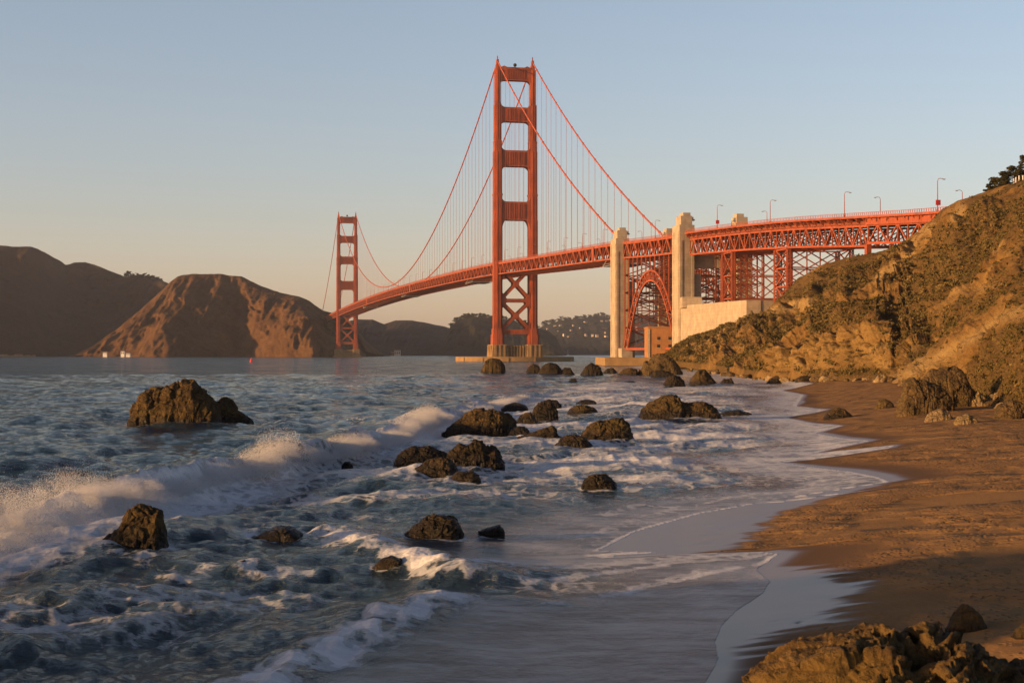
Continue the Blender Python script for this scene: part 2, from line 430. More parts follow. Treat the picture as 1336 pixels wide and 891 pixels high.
# main cables with their hangers
def zcable(y):
    if y < -1: t = (y + 338) / 338; return 67.0 + (229 - 67.0) * t - 4 * 10.2 * t * (1 - t)
    if y <= 1280: u = (y - 640) / 640; zm = 85.4; return zm + (229 - zm) * u * u
    t = (1620 - y) / 340; return 69 + (229 - 69) * t - 4 * 10.2 * t * (1 - t)
for s in (-1, 1):
    ys = list(np.concatenate([np.linspace(-338, 0, 24), np.linspace(0, 1280, 90)[1:], np.linspace(1280, 1620, 18)[1:]]))
    b = MB(); b.tube([(s*13.7, y, zcable(y)) for y in ys], .5, 8)
    cable = b.build('main_cable', M['cable'], bridge, True)
    hang = [-15.24*k for k in range(1, 22)] + [15.24*k for k in range(1, 84)]
    hang = [y for y in hang if zcable(y) - zdeck(y) > 1.0]
    rest = MB()
    def hanger(mb, y):
        for dy in (-.35, .35): mb.beam((s*13.7, y+dy, zdeck(y)-1.5), (s*13.7, y+dy, zcable(y)), .085)
        mb.box((s*13.7, y, zcable(y)), (1.15, 1.1, 1.2))
    for i, y in enumerate(hang):
        if i < 96:
            hb = MB(); hanger(hb, y); hb.build('suspender', M['cable'], cable)
        else: hanger(rest, y)
    if rest.v: rest.build('suspender_ropes', M['cable'], cable)['kind'] = 'stuff'
road = deck_span(bridge, -332, 1640, 0)
for s in (-1, 1): truss(bridge, s*13.7, -331.9, 1645, 0, 2.2, 7.6)
# lower laterals and the few bright expansion panels
b = MB()
for i in range(int((1280+332)/15.24)):
    y = -332 + i*15.24; z = zdeck(y)-9.9; z2 = zdeck(y+15.24)-9.9
    b.beam((-13.4, y, z), (13.4, y+15.24, z2), .35); b.beam((13.4, y, z+.01), (-13.4, y+15.24, z2+.01), .35); b.box((0, y, z), (26.6, .5, .9))
b.build('lower_bracing', M['shaded_grimy'], bridge)
for y in (-281, 0.0, 470, 880):
    b = MB()
    w = 4.4 if y == -281 else 5.5
    if y == 0.0:
        b.box((-14.6, 0, zdeck(0)-1.3), (2.6, 13.5, 2.6))
    else: b.box((-14.25, y, zdeck(y)-5.8), (.35, w, 8.6))
    b.build('expansion_panel', M['orange'], bridge)
for y in (-318, 118, 520, 905):
    b = MB(); z = zdeck(y) - 13.2
    b.box((-6, y, z), (17, 30, .35))
    for dx in (-14.3, 2.3):
        for dy in (-15, 15): b.beam((dx, y+dy, z), (dx*.9, y+dy*.8, z+3.4), .25)
        b.beam((dx, y-15, z+1.1), (dx, y+15, z+1.1), .18)
    b.build('maintenance_traveller', M['steel'], bridge)
# oval fender wall round the near tower pier
b = MB(); n = 56
out = [(46*math.cos(2*math.pi*k/n), 25*math.sin(2*math.pi*k/n)) for k in range(n)]
inn = [(x*.93, y*.88) for x, y in out]
vs = [(x, y, -2) for x, y in out] + [(x, y, 3.4) for x, y in out] + [(x, y, 3.4) for x, y in inn] + [(x, y, -2) for x, y in inn]
fs = []
for k in range(n):
    j = (k+1) % n
    fs += [(k, j, n+j, n+k), (n+k, n+j, 2*n+j, 2*n+k), (2*n+k, 2*n+j, 3*n+j, 3*n+k)]
b.add(vs, fs)
for k in range(n):
    x, y = out[k]
    if k % 4 == 0: b.box((x*1.002, y*1.003, .9), (.8, .8, 3.6))
fd = b.build('pier_fender', M['pier']); fd.location = BW(0,0,0); fd.rotation_euler = (0,0,BR)
tag(fd, 'low oval concrete fender wall in the water around the near tower base', 'fender')

# ------------------------------------------------------------------ concrete pylons
def pylon(y, ztop, side, label):
    L = 10.8; x0 = side*17.4
    o = BW(side*14.2, y, 0)
    root = empty('concrete_pylon', (o.x, o.y, 0), BR); tag(root, label, 'pylon', None)
    b = MB()
    b.box((0, 0, ztop/2-1.5), (7.4, L, ztop-1))                                   # main shaft
    sh = b.build('shaft', M['concrete'], root)
    b = MB(); b.box((side*(-5.4), 0, (ztop-24)/2-1), (4.0, L*.72, ztop-24)); b.build('inner_buttress', M['concrete'], root)
    if y < -400 and side < 0:
        b = MB(); b.box((14.2, 0, 49.5), (24, 6, 6.5)); b.box((14.2+9.2, 0.02, 25), (5.2, 6.3, 43)); b.build('cross_wall', M['concrete'], root)
    b = MB(); b.box((side*-.4, 0, ztop+.2), (5.6, L*.66, 4.4)); b.box((side*-.9, 0, ztop+3.1), (3.6, L*.46, 1.8)); b.build('cap', M['concrete'], root)
    for k in (-1, 1): b = MB(); b.box((side*3.8, k*3.6, ztop/2-2.5), (.35, 2.2, ztop-5)); b.build('pilaster', M['concrete'], root)
    for k in (-1, 1): b = MB(); b.box((k*2.9, -L/2-.1, ztop/2-4.5), (1.2, .3, ztop-9)); b.build('pilaster', M['concrete'], root)
    b = MB(); b.box((side*-3.4, -2.0, ztop+.6), (2.6, 2.0, .7)); b.box((side*-3.6, -2, ztop+1.4), (1.1, 1.1, 1.2)); b.build('lamp_bracket', M['steel'], sh)
    return root
pylon(-337.2, 70.0, -1, 'tall cream concrete pylon left of the steel arch, on the ocean side')
pylon(-445, 68.2, -1, 'tallest cream concrete pylon right of the steel arch, beside the anchorage wall')
pylon(-337.2, 70.0, 1, 'concrete pylon whose top just shows above the deck behind the arch')
pylon(-445, 68.2, 1, 'concrete pylon behind the lattice support legs, its stub top above the deck')

# ------------------------------------------------------------------ steel arch span
AY = -391.0
ao = BW(0, AY, 0)
arch = empty('steel_arch_bridge', (ao.x, ao.y, 0), BR)
tag(arch, 'red orange steel arch span with lattice ribs between the two pylons', 'bridge')
y0, y1 = -439.4, -342.8
deck_span(arch, y0, y1, AY)
for s in (-1, 1): truss(arch, s*13.7, y0, y1, AY, 2.2, 7.6, 'spandrel_truss', PANEL)
zt_ = lambda y: zdeck(y) - 9.8
def zar(u, z0, zc): return z0 + (zc - z0) * (1 - abs(u)**2.15)
for s in (-1, 1):
    b = MB(); N = 28; O = []; I = []
    for k in range(N+1):
        u = -1 + 2*k/N
        O.append((s*13.7, u*47.0, zar(u, 8.0, 48.0))); I.append((s*13.7, u*40.5, zar(u, 8.0, 43.0)))
    for k in range(N):
        b.beam(O[k], O[k+1], .8, .9); b.beam(I[k], I[k+1], .8, .9)
        b.beam(O[k], I[k], .4); b.beam(O[k] if k % 2 else I[k], I[k+1] if k % 2 else O[k+1], .38)
    b.build('arch_rib', M['orange'], arch)
    for k in range(-6, 7):
        y = k*PANEL; u = y/47.0
        if abs(u) > .985: continue
        b = MB(); za = zar(u, 8, 48)
        for dy in (-.5, .5): b.beam((s*13.7, y+dy, za), (s*13.7, y+dy, zt_(y+AY)), .3)
        z = za + 4
        while z < zt_(y+AY) - 2:
            b.beam((s*13.7, y-.5, z), (s*13.7, y+.5, z+1.2), .2); z += 2.4
        b.build('spandrel_column', M['orange'], arch)
b = MB()
for k in range(-6, 7):
    y = k*PANEL; u = y/47.0
    za = zar(u, 8, 48); zt = zt_(y+AY)
    nseg = max(1, int((zt - za)/9)); 
    for q in range(nseg):
        a, c = za + (zt-za)*q/nseg, za + (zt-za)*(q+1)/nseg
        b.beam((-13.6, y, a), (13.6, y, c), .5); b.beam((13.6, y+.02, a), (-13.6, y+.02, c), .5); b.beam((-13.6, y, c-.2), (13.6, y, c-.2), .6); [b.beam((xx, y+.04, a), (xx, y+.04, c), .4) for xx in (-6.5, 0, 6.5)]
b.build('sway_bracing', M['shaded_grimy'], arch)
b = MB(); N = 14
for k in range(N):
    u0 = -1 + 2*k/N; u1 = -1 + 2*(k+1)/N
    for wy, z0, zc in ((47, 8, 48), (40.5, 8, 43)):
        p = (u0*wy, zar(u0, z0, zc)); q = (u1*wy, zar(u1, z0, zc))
        b.beam((-13.6, *p), (13.6, *q), .4); b.beam((13.6, p[0]+.03, p[1]), (-13.6, q[0]+.03, q[1]), .4); b.beam((-13.6, *p), (13.6, *p), .5)
b.build('lateral_bracing', M['shaded_grimy'], arch)
for x_, y_, l_ in ((-13.7, 46.5, 10), (13.7, 46.5, 10), (-13.7, -45.5, 7), (13.7, -45.5, 7)): b = MB(); b.box((x_, y_, 5.2), (6, l_, 7)); b.build('abutment', M['concrete'], arch)
for x_ in (-13.7, 13.7): b = MB(); b.beam((x_, -46, 8.3), (x_, 46, 8.3), 1.0, 1.2); b.build('tie_girder', M['orange'], arch)

# ------------------------------------------------------------------ approach viaduct on lattice towers
VY = -545.0; vo = BW(0, VY, 0)
via = empty('approach_viaduct', (vo.x, vo.y, 0), BR)
tag(via, 'red orange truss viaduct on lattice steel legs running into the bluff', 'bridge')
deck_span(via, -742, -450.8, VY, hw=15.2)
for s in (-1, 1): truss(via, s*13.2, -641, -452, VY, 4.6, 6.9, 'deck_truss', 6.1, .75, .5, .38)
b = MB()                                                  # sidewalk brackets and stringers
for i in range(48):
    y = -451 - i*6.1; z = zdeck(y)
    for s in (-1, 1):
        b.prism_y([(s*15.1, z-1.9), (s*12.9, z-1.9), (s*12.9, z-4.3)][::s], y-VY-.2, y-VY+.2)
b.build('sidewalk_bracket', M['orange'], via)['kind'] = 'stuff'
for x in (-12.9, -6, 0, 6, 12.9):
    b = MB()
    for i in range(47):
        ya, yb = -451.5 - i*6.1, -451.5 - (i+1)*6.1
        b.beam((x, ya-VY, zdeck(ya)-3.5), (x, yb-VY, zdeck(yb)-3.5), .35, 1.0)
    b.build('stringer', M['shaded_grimy'], via)
b = MB()
for i in range(15):
    ya, yb = -452 - i*12.2, -452 - (i+1)*12.2
    if yb < -641: break
    za, zb = zdeck(ya)-11.5, zdeck(yb)-11.5
    b.beam((-13.2, ya-VY, za), (13.2, yb-VY, zb), .4); b.beam((13.2, ya-VY, za+.02), (-13.2, yb-VY, zb+.02), .4); b.box((0, ya-VY, za), (26, .5, .8))
    for q in (0, 1):
        y = ya - q*6.1; z = zdeck(y)
        b.beam((-13.0, y-VY, z-4.4), (0, y-VY, z-11.3), .35); b.beam((13.0, y-VY, z-4.4), (0, y-VY, z-11.3), .35)
b.build('sway_bracing', M['shaded_grimy'], via)
for s in (-1, 1):                                         # short end span and girder running onto the hill
    truss(via, s*13.2, -700, -641.4, VY, 4.3, 6.2, 'end_truss', 7.3, .8, .5, .5)
for s in (-1, 1):
    b = MB()
    for i in range(14):
        ya, yb = -641 - i*7.2, -641 - (i+1)*7.2
        b.beam((s*14.0, ya-VY, zdeck(ya)-3.2), (s*14.0, yb-VY, zdeck(yb)-3.2), .4, 2.2)
    b.build('plate_girder', M['orange'], via)
def support(ya, yb, zb):
    zt = zdeck((ya+yb)/2) - 12.0; o = empty('support_tower', (0, (ya+yb)/2 - VY, 0)); o.parent = via
    h = abs(ya-yb)/2
    for s in (-1, 1):
        for dy in (-h, h):
            b = MB()
            for a, c in ((-.6,-.6),(.6,-.6),(.6,.6),(-.6,.6)): b.beam((s*13.2+a, dy+c, zb), (s*13.2+a, dy+c, zt), .34)
            z = zb
            while z < zt - 1.2:
                b.beam((s*13.2-.6, dy-.62, z), (s*13.2+.6, dy-.62, z+1.3), .16); b.beam((s*13.2-.62, dy+.6, z), (s*13.2-.62, dy-.6, z+1.3), .16); z += 1.3
            b.build('leg', M['orange'], o)
    n = 4; zs = [zb + (zt-zb)*k/n for k in range(n+1)]
    for s in (-1, 1):
        b = MB()
        for k in range(n):
            b.beam((s*13.2, -h, zs[k]), (s*13.2, h, zs[k+1]), .42); b.beam((s*13.2+.02, h, zs[k]), (s*13.2+.02, -h, zs[k+1]), .42); b.beam((s*13.2, -h, zs[k+1]-.3), (s*13.2, h, zs[k+1]-.3), .5)
        b.build('side_bracing', M['orange'], o)
    b = MB()
    for dy in (-h, h):
        for k in range(n):
            xs = (-13.2, 0, 13.2)
            for q in range(2):
                b.beam((xs[q], dy, zs[k]), (xs[q+1], dy, zs[k+1]), .4); b.beam((xs[q], dy+.02, zs[k+1]), (xs[q+1], dy+.02, zs[k]), .4)
            b.beam((-13.2, dy, zs[k+1]-.3), (13.2, dy, zs[k+1]-.3), .5); b.beam((0, dy, zs[k]), (0, dy, zs[k+1]), .4)
    b.build('cross_bracing', M['orange'], o)
support(-497, -509, 10); support(-557.5, -570.5, 18)
for s in (-1, 1):
    for y_, a_, c_, w_ in ((-641, 11, 28, 1.8), (-676, 10, 32, 1.1)): b = MB(); b.beam((s*13.2, y_-VY, zdeck(y_)-a_), (s*13.2, y_-VY, c_), w_); b.build('end_post', M['orange'], via)
# the lattice seen behind the south pylons
b = MB()
for y in (-456, -463, -470, -478):
    for k in range(6):
        z0_, z1_ = 18 + k*6.5, 18 + (k+1)*6.5
        b.beam((-2, y-VY, z0_), (13, y-VY, z1_), .35); b.beam((13, y-VY+.02, z0_), (-2, y-VY+.02, z1_), .35); b.beam((-2, y-VY, z1_), (13, y-VY, z1_), .4)
    for x in (-2, 5, 13): b.beam((x, y-VY, 10), (x, y-VY, 58), .6)
b.build('inner_lattice', M['shaded_grimy'], via)

# ------------------------------------------------------------------ anchorage housing, fort and sea wall
def world_pt(px, Y): return ((px - CX) * Y / F)
def zat(py, Y): return CH + (HZ - py) * Y / F
# anchorage: lit west wall from x 888 to 973, then return wall to 1015
P0 = (world_pt(887, 703), 703.0); P1 = (world_pt(974, 604), 604.0); P2 = (world_pt(1018, 607), 607.0)
def wall_run(name, pts, zb, zts, th, mat, parent):
    b = MB(); n = len(pts)
    for i in range(n-1):
        (xa, ya), (xb, yb) = pts[i], pts[i+1]
        d = Vector((xb-xa, yb-ya)).normalized(); nx, ny = -d.y*th, d.x*th
        vs = [(xa,ya,zb),(xb,yb,zb),(xb+nx,yb+ny,zb),(xa+nx,ya+ny,zb),(xa,ya,zts[i]),(xb,yb,zts[i+1]),(xb+nx,yb+ny,zts[i+1]),(xa+nx,ya+ny,zts[i])]
        b.add(vs, [(3,2,1,0),(4,5,6,7),(0,1,5,4),(1,2,6,5),(2,3,7,6),(3,0,4,7)])
    return b.build(name, mat, parent)
anc = empty('anchorage_building', (P1[0], P1[1], 0)); tag(anc, 'massive blocky concrete anchorage wall on the slope below the viaduct', 'building')
def rel(p): return (p[0]-P1[0], p[1]-P1[1])
zt0, zt1 = zat(399, 703), zat(391.5, 604)
wall_run('west_wall', [rel(P0), rel(P1)], -2, [zt0, zt1], 6.0, M['concrete'], anc)
wall_run('end_wall', [(rel(P1)[0]+.02, rel(P1)[1]), rel(P2)], -2, [zt1-.02, zt1-.02], 6.0, M['concrete'], anc)
d = Vector((P0[0]-P1[0], P0[1]-P1[1])).normalized()
b = MB(); q = d*92; b.box((q.x+3, q.y+2, zt0+1.2), (9, 12, 5)); b.build('roof_block', M['concrete'], anc)
# brick fort
FY = 735.0; fx0, fx1 = world_pt(846.5, FY), world_pt(884, FY); fzt = zat(428, FY)
fort = empty('brick_fort', ((fx0+fx1)/2, FY, 0)); tag(fort, 'square brick fort with small dark windows under the arch', 'fort')
w = fx1-fx0
b = MB(); b.box((0, 12, fzt/2), (w, 24, fzt)); b.build('wall', M['brick'], fort)
b = MB(); b.box((0, 12, fzt+.35), (w+.6, 24.6, .7)); b.build('parapet', M['brick'], fort)
b = MB()
for k in (-.5, .47): b = MB(); b.box((k*w, -.12, fzt/2-.2), (1.1, .5, fzt-.6)); b.build('pilaster', M['concrete'], fort)
for px, py in ((859.5, 441.5), (874, 441.5), (859.3, 451.5), (874, 451.5)):
    b = MB(); x = world_pt(px, FY)-(fx0+fx1)/2; z = zat(py, FY); b.box((x, -.02, z), (1.5, .12, 1.5)); wd = b.build('window', M['dark'], fort)
    b = MB(); b.box((x, -.1, z-.95), (1.9, .3, .3)); b.build('sill', M['concrete'], wd)
# sea wall apron in front of the arch
sw = MB()
sY = 742.0
xs0, xs1 = world_pt(788, sY), world_pt(880, sY)
sw.box(((xs0+xs1)/2, sY+34, 1.3), (xs1-xs0, 84, 5.2))
swo = sw.build('sea_wall', M['pier']); tag(swo, 'low brown masonry sea wall at the foot of the fort and arch', 'wall')
b = MB(); 
plx0, plx1 = world_pt(807, 770), world_pt(838, 770)

# ------------------------------------------------------------------ street lamps
def make_lamp(h, arm, head=True, sign=False):
    root = empty('street_lamp')
    b = MB(); b.box((0,0,.3), (.5,.5,.6)); b.tube([(0,0,.5), (0,0,h*.55), (0,0,h)], [.17,.14,.11], 6); b.build('pole', M['orange'], root)
    b = MB(); b.tube([(0,0,h-.05), (.25*arm,0,h+.55), (.9*arm,0,h+.75), (1.9*arm,0,h+.62)], .09, 5); b.build('arm', M['orange'], root)
    b = MB(); b.box((2.15*arm,0,h+.5), (.85,.4,.28)); b.build('lamp_head', M['steel'], root)
    if sign:
        b = MB(); b.box((0,-.3,2.8), (1.5,.5,1.6)); b.build('signal_box', M['signal'], root)
    return root
lampW = make_lamp(8.3, 1); lampE = make_lamp(8.3, -1); lampS = make_lamp(9.6, 1, sign=True)
used = set()
def put(proto, x, y, label, group=None):
    o = proto if proto.name not in used else copy_tree(proto)
    used.add(proto.name)
    o.location = BW(x, y, zdeck(y) - 1.3); o.rotation_euler = (0, 0, BR)
    tag(o, label, 'street lamp', group)
put(lampS, -14.6, -493, 'lamp post with red signal box just right of the tallest pylon')
put(lampS, -14.6, -693, 'lamp post with red signal box where the viaduct meets the bluff')
put(lampW, -14.6, -555, 'tall lamp post on the near viaduct railing, over the first lattice legs')
put(lampW, -14.6, -625, 'tall lamp post on the near viaduct railing, midway to the bluff')
put(lampE, 14.6, -593, 'lamp post on the far viaduct railing, arm turned left, over the right lattice legs')
put(lampE, 14.6, -655, 'lamp post on the far viaduct railing, arm turned left, nearest the bluff')
put(lampE, 14.6, -735, 'lone lamp post peeking over the bluff crest beside the small trees')
put(lampE, 14.6, -478, 'short looking lamp post on the far railing behind the tallest pylon')
put(lampW, -13.9, -400, 'lamp post on the deck above the steel arch')
for i in range(27):
    y = -300 + 45.72*i
    if abs(y) < 8 or y > 1200: continue
    g = 'lamp posts along the side span' if y < 0 else 'lamp posts along the main span'
    put(lampW, -13.3, y, 'small lamp post on the near railing, ' + ('right' if y < 0 else 'left') + ' of the near tower', 'near ' + g)
    put(lampE, 13.3, y + 12, 'small lamp post on the far railing, ' + ('right' if y < 0 else 'left') + ' of the near tower', 'far ' + g)
# ------------------------------------------------------------------ beach shape
_bsY = np.array([-40, 0, 10, 27, 45, 70, 100, 140, 220, 345, 490, 600, 700, 800, 1000.])
_bsX = np.array([-2, .2, 1.2, 4, 7.6, 13.5, 20.5, 28.5, 45, 58, 63, 66, 76, 95, 120.])
def base_shore(Y): return np.interp(Y, _bsY, _bsX)
def sand_z(X, Y):
    d = X - base_shore(Y)
    z = np.where(d > 0, np.minimum(.12*d, 1.35 + .035*(d - 11)), .055*d)
    z = np.where(d > 11, 1.32 + .035*(d - 11), z)
    return np.maximum(z, -4) + .05*(fbm(X*.25, Y*.25, None, 3, 5) - .5)
def hit(px, py, surf=None):
    """where the line of sight of a photo pixel meets the beach"""
    z = .0
    for _ in range(40):
        Y = (CH - z) * F / max(py - HZ, .5); X = (px - CX) * Y / F
        zn = max(0.0, float(sand_z(np.array([X]), np.array([Y]))[0])); z += (zn - z) * .5
    return X, Y, z
# waterline traced from the swash lobes, as X over Y
WL = [(905,912),(918,891),(938,858),(934,835),(942,815),(962,795),(995,775),(1006,758),(988,742),(1000,735),(1019,722),(997,718.5),(940,713.5),(860,712),(790,714),(768,712),(782,706),(800,698),(830,684),(880,672),(920,663),(980,655),
      (1040,648),(1098,643),(1140,638),(1162,628),(1147,622),(1113,615),(1049,607),(1019,601),(1061,591),(1161,584.5),(1169,580),(1137,574.6),(1105,572),(1065,564.5),(1101,555),(1057,550.5),(1025,542.5),
      (1081,534),(1040,528),(1050,514),(1020,508),(1062,500),(1025,496),(965,492),(932,485.5),(900,481)]
wl = [hit(*p)[:2] for p in WL]
wl = sorted(((y, x) for x, y in wl))
wlY = np.array([-60, 0, 15] + [p[0] for p in wl] + [600, 660, 720, 1000]); wlX = np.array([-3, 1.0, 2.2] + [p[1] for p in wl] + [64, 66, 78, 130])
k = np.argsort(wlY); wlY, wlX = wlY[k], wlX[k]
WLP = [(x, y) for y, x in zip(wlY, wlX) if y < 300]
def shore(Y): return np.interp(Y, wlY, wlX)

# ------------------------------------------------------------------ rocks table is needed by the foam: (name args) filled below
ROCKS = []
def rk(outline, base, label, depth=.75, seed=1, mat='rock', group=None, nu=64, amp=.075, cat='rock', name='sea_rock', bury=.5):
    ROCKS.append(dict(o=outline, b=base, label=label, depth=depth, seed=seed, mat=mat, group=group, nu=nu, amp=amp, cat=cat, name=name, bury=bury))
rk([(173,556),(175,540),(178,530),(186,524),(188,514),(200,509),(218,508),(226,500),(240,497),(252,499),(264,508),(274,516),(281,526),(284,540),(286,552)], 556, 'biggest offshore rock at left with pale bird-stained top', .7, 3, 'rock', None, 150, .085)
rk([(264,553),(268,543),(276,532),(284,524),(292,518),(298,520),(306,529),(316,538),(326,546),(329,552)], 553, 'pointed smaller rock touching the right end of the biggest offshore rock', .7, 5, 'rock', None, 90, .09)
rk([(124,720),(132,712),(142,700),(150,694),(160,680),(166,666),(172,660),(179,657),(190,661),(198,664),(208,666),(213,676),(214,692),(217,704),(218,714)], 720, 'leaning wedge shaped rock rising from foam in front of the big splash', .6, 8, 'rock', None, 140, .075)
rk([(328,702),(340,696),(350,691),(362,687),(374,686),(384,690),(392,695),(396,701)], 702, 'low flat dark rock awash right of the wedge shaped rock', .8, 11, 'darkrock')
rk([(530,697),(536,689),(546,682),(556,675),(566,671),(578,672),(590,674),(597,680),(600,690),(602,698)], 700, 'rounded dark brown rock alone in the lower middle surf', .7, 13, 'rock', None, 110, .085)
rk([(624,694),(632,690),(642,687),(652,684),(656,688),(658,693)], 694, 'small dark stone just right of the lone rounded surf rock', .9, 17, 'darkrock')
rk([(516,608),(519,596),(526,588),(538,583),(552,582),(564,584),(574,588),(586,594),(592,606)], 609, 'left dark hump of the black rock cluster in mid surf', .8, 19, 'darkrock', None, 90, .09)
rk([(580,610),(584,592),(592,584),(600,578),(612,580),(619,574),(628,575),(634,582),(644,582),(651,590),(655,600),(656,610)], 611, 'tallest black rock of the mid surf cluster with a notched top', .8, 23, 'darkrock', None, 110, .10)
rk([(536,621),(542,612),(552,604),(564,599),(576,597),(588,600),(594,610),(598,620)], 622, 'brown rock in front of the black rock cluster', .8, 29, 'rock', None, 90, .09)
rk([(582,631),(588,624),(596,616),(606,614),(616,615),(624,620),(628,629)], 632, 'small dark rock nearest the viewer in front of the black cluster', .8, 31, 'rock', None, 80, .09)
rk([(578,566),(588,556),(604,546),(612,538),(620,534),(638,534),(652,536),(664,542),(670,552),(671,563)], 565, 'broad golden brown rock behind the black cluster', .7, 37, 'rock', None, 110, .10)
rk([(694,546),(697,534),(702,526),(710,522),(718,523),(724,530),(728,540),(729,547)], 548, 'upright dark rock between the golden rock and the bridge reflection', .8, 41, 'darkrock', None, 80)
rk([(672,551),(678,543),(684,539),(692,538),(698,544),(700,550)], 551, 'small brown stone leaning on the upright dark rock', .8, 43, 'rock')
rk([(664,568),(668,560),(676,556),(684,556),(690,561),(691,568)], 568, 'small round dark stone beside the long lit slab rock', .8, 47, 'darkrock')
rk([(672,575),(678,570),(688,566),(700,562),(712,558),(720,555),(726,560),(728,568),(736,571)], 575, 'long lit slab rock right of the broad golden rock', .7, 53, 'rock', None, 90, .09)
rk([(654,533),(660,528),(672,525),(682,527),(688,531)], 533, 'thin dark ledge breaking the swell behind the golden rock', .8, 59, 'darkrock')
rk([(702,530),(706,524),(716,521),(726,522),(732,528)], 530, 'flat dark rock top behind the upright dark rock', .8, 61, 'darkrock')
rk([(738,543),(744,534),(752,529),(764,529),(774,532),(780,538),(785,543)], 543, 'mound shaped brown rock in the middle distance of the surf', .8, 67, 'rock', None, 70)
rk([(752,526),(758,522),(768,521),(776,523),(778,526)], 526, 'low dark ledge behind the mound shaped brown rock', .8, 71, 'darkrock')
rk([(724,584),(730,574),(738,568),(750,567),(760,569),(768,576),(774,584)], 585, 'low ochre rock at the left foot of the blocky surf rock', .8, 73, 'rock', None, 80, .09)
rk([(756,576),(762,564),(772,554),(784,549),(798,547),(812,547),(820,553),(824,564),(825,575)], 578, 'large blocky ochre rock in the surf centre', .75, 79, 'rock', None, 120, .085)
rk([(830,564),(836,560),(844,558),(852,559),(858,563)], 564, 'flat dark stone right of the blocky surf rock', .9, 83, 'darkrock')
rk([(757,638),(761,628),(768,621),(778,618),(790,619),(798,624),(803,632),(805,638)], 639, 'solitary rounded rock in shallow foam nearest the sand', .8, 89, 'rock', None, 90, .085)
rk([(833,545),(840,534),(850,525),(862,518),(876,514),(884,517),(888,524),(898,527),(910,524),(924,526),(934,533),(940,543)], 546, 'long two humped rock nearest the beach curve', .6, 97, 'rock', None, 130, .085)
rk([(938,540),(948,536),(962,534),(974,537),(980,540)], 540, 'flat rock tail trailing right of the two humped rock', .8, 101, 'darkrock')
rk([(628,486),(631,478),(634,470),(642,467),(652,469),(658,475),(660,485)], 487, 'pale topped rock in front of the near tower base', .8, 103, 'rock')
rk([(686,486),(690,478),(696,475),(703,478),(706,486)], 487, 'small dark rock right of the near tower base', .8, 107, 'darkrock')
rk([(702,488),(708,478),(716,473),(726,475),(732,482),(734,489)], 489, 'larger dark rock right of the near tower base', .8, 109, 'darkrock')
rk([(729,488),(736,480),(744,480),(749,488)], 489, 'flat dark rock third to the right of the near tower', .8, 113, 'darkrock')
rk([(759,489),(764,478),(772,474),(782,478),(786,488)], 490, 'steep dark rock in front of the left pylon', .8, 127, 'darkrock')
rk([(786,487),(792,481),(800,480),(806,487)], 487, 'low dark rock beside the steep rock before the pylons', .9, 131, 'darkrock')
rk([(806,490),(812,483),(822,480),(830,482),(834,490)], 490, 'brown rock below the sea wall by the arch', .9, 137, 'rock')
rk([(866,504),(870,494),(878,489),(886,491),(892,497),(894,503)], 504, 'dark leaning rock on the far foam edge', .8, 139, 'darkrock', None, 70)
rk([(900,501),(904,490),(912,482),(920,483),(928,491),(934,500)], 502, 'golden cone shaped rock on the far foam edge', .8, 149, 'rock', None, 80)
rk([(938,502),(944,494),(950,495),(954,493),(958,501)], 503, 'small two pointed stone right of the golden cone rock', .8, 151, 'darkrock')
rk([(384,611),(390,604),(398,604),(404,610)], 611, 'small black stone at the foot of the breaking wave', .9, 157, 'darkrock')
rk([(446,607),(450,602),(456,602),(460,607)], 607, 'tiny black stone right of the breaking wave', .9, 163, 'darkrock')
rk([(487,740),(496,730),(510,725),(522,728),(530,738)], 741, 'brown rock awash under the lit foam crest', .8, 167, 'rock')
rk([(300,741),(308,733),(318,730),(328,735),(332,741)], 742, 'small brown rock poking from lit foam at lower left', .9, 173, 'rock')
rk([(520,496),(526,493),(534,493),(540,496)], 496, 'tiny dark rock far out left of the near tower', .9, 179, 'darkrock')
rk([(453,507),(459,504),(466,504),(470,507)], 507, 'tiny awash rock far out toward the far tower', .9, 181, 'darkrock')
rk([(1074,546),(1080,537),(1090,532),(1100,533),(1108,539),(1113,545)], 546, 'smooth dark boulder alone on the sand', .8, 191, 'rock', None, 80, .05, name='beach_boulder', cat='boulder')
rk([(741,498),(745,494),(751,494),(754,498)], 498, 'tiny dark stone in the foam below the near tower', .9, 193, 'darkrock')
rk([(812,499),(818,497),(826,497),(832,500)], 500, 'thin flat stone in the foam below the arch', .9, 197, 'darkrock')
# boulders on the beach and at the cliff foot
rk([(1171,538),(1174,520),(1180,498),(1190,493),(1204,496),(1220,503),(1234,510),(1240,520),(1244,536)], 540, 'big dark craggy boulder at the foot of the bluff', .6, 211, 'boulder', None, 120, .06, name='beach_boulder', cat='boulder')
rk([(1200,508),(1206,494),(1216,484),(1230,479),(1246,477),(1256,483),(1262,496),(1270,512),(1272,526)], 531, 'large brown boulder leaning behind the big craggy one', .6, 223, 'boulder', None, 110, .06, name='beach_boulder', cat='boulder')
rk([(1262,530),(1266,518),(1276,511),(1284,517),(1288,528)], 530, 'yellowish angular boulder right of the dark boulder pair', .8, 227, 'palerock', None, 70, .08, name='beach_boulder', cat='boulder')
rk([(1286,528),(1290,516),(1300,512),(1307,518),(1308,528)], 529, 'ochre boulder beside the yellowish one below the bluff', .8, 229, 'palerock', None, 70, .08, name='beach_boulder', cat='boulder')
rk([(1206,548),(1214,538),(1226,533),(1236,536),(1242,546)], 549, 'low golden stone in front of the big craggy boulder', .8, 233, 'palerock', None, 70, .08, name='beach_boulder', cat='boulder')
rk([(1142,532),(1146,522),(1154,520),(1162,524),(1166,532)], 533, 'grey stone on the sand left of the craggy boulder', .8, 239, 'boulder', None, 60, .07, name='beach_boulder', cat='boulder')
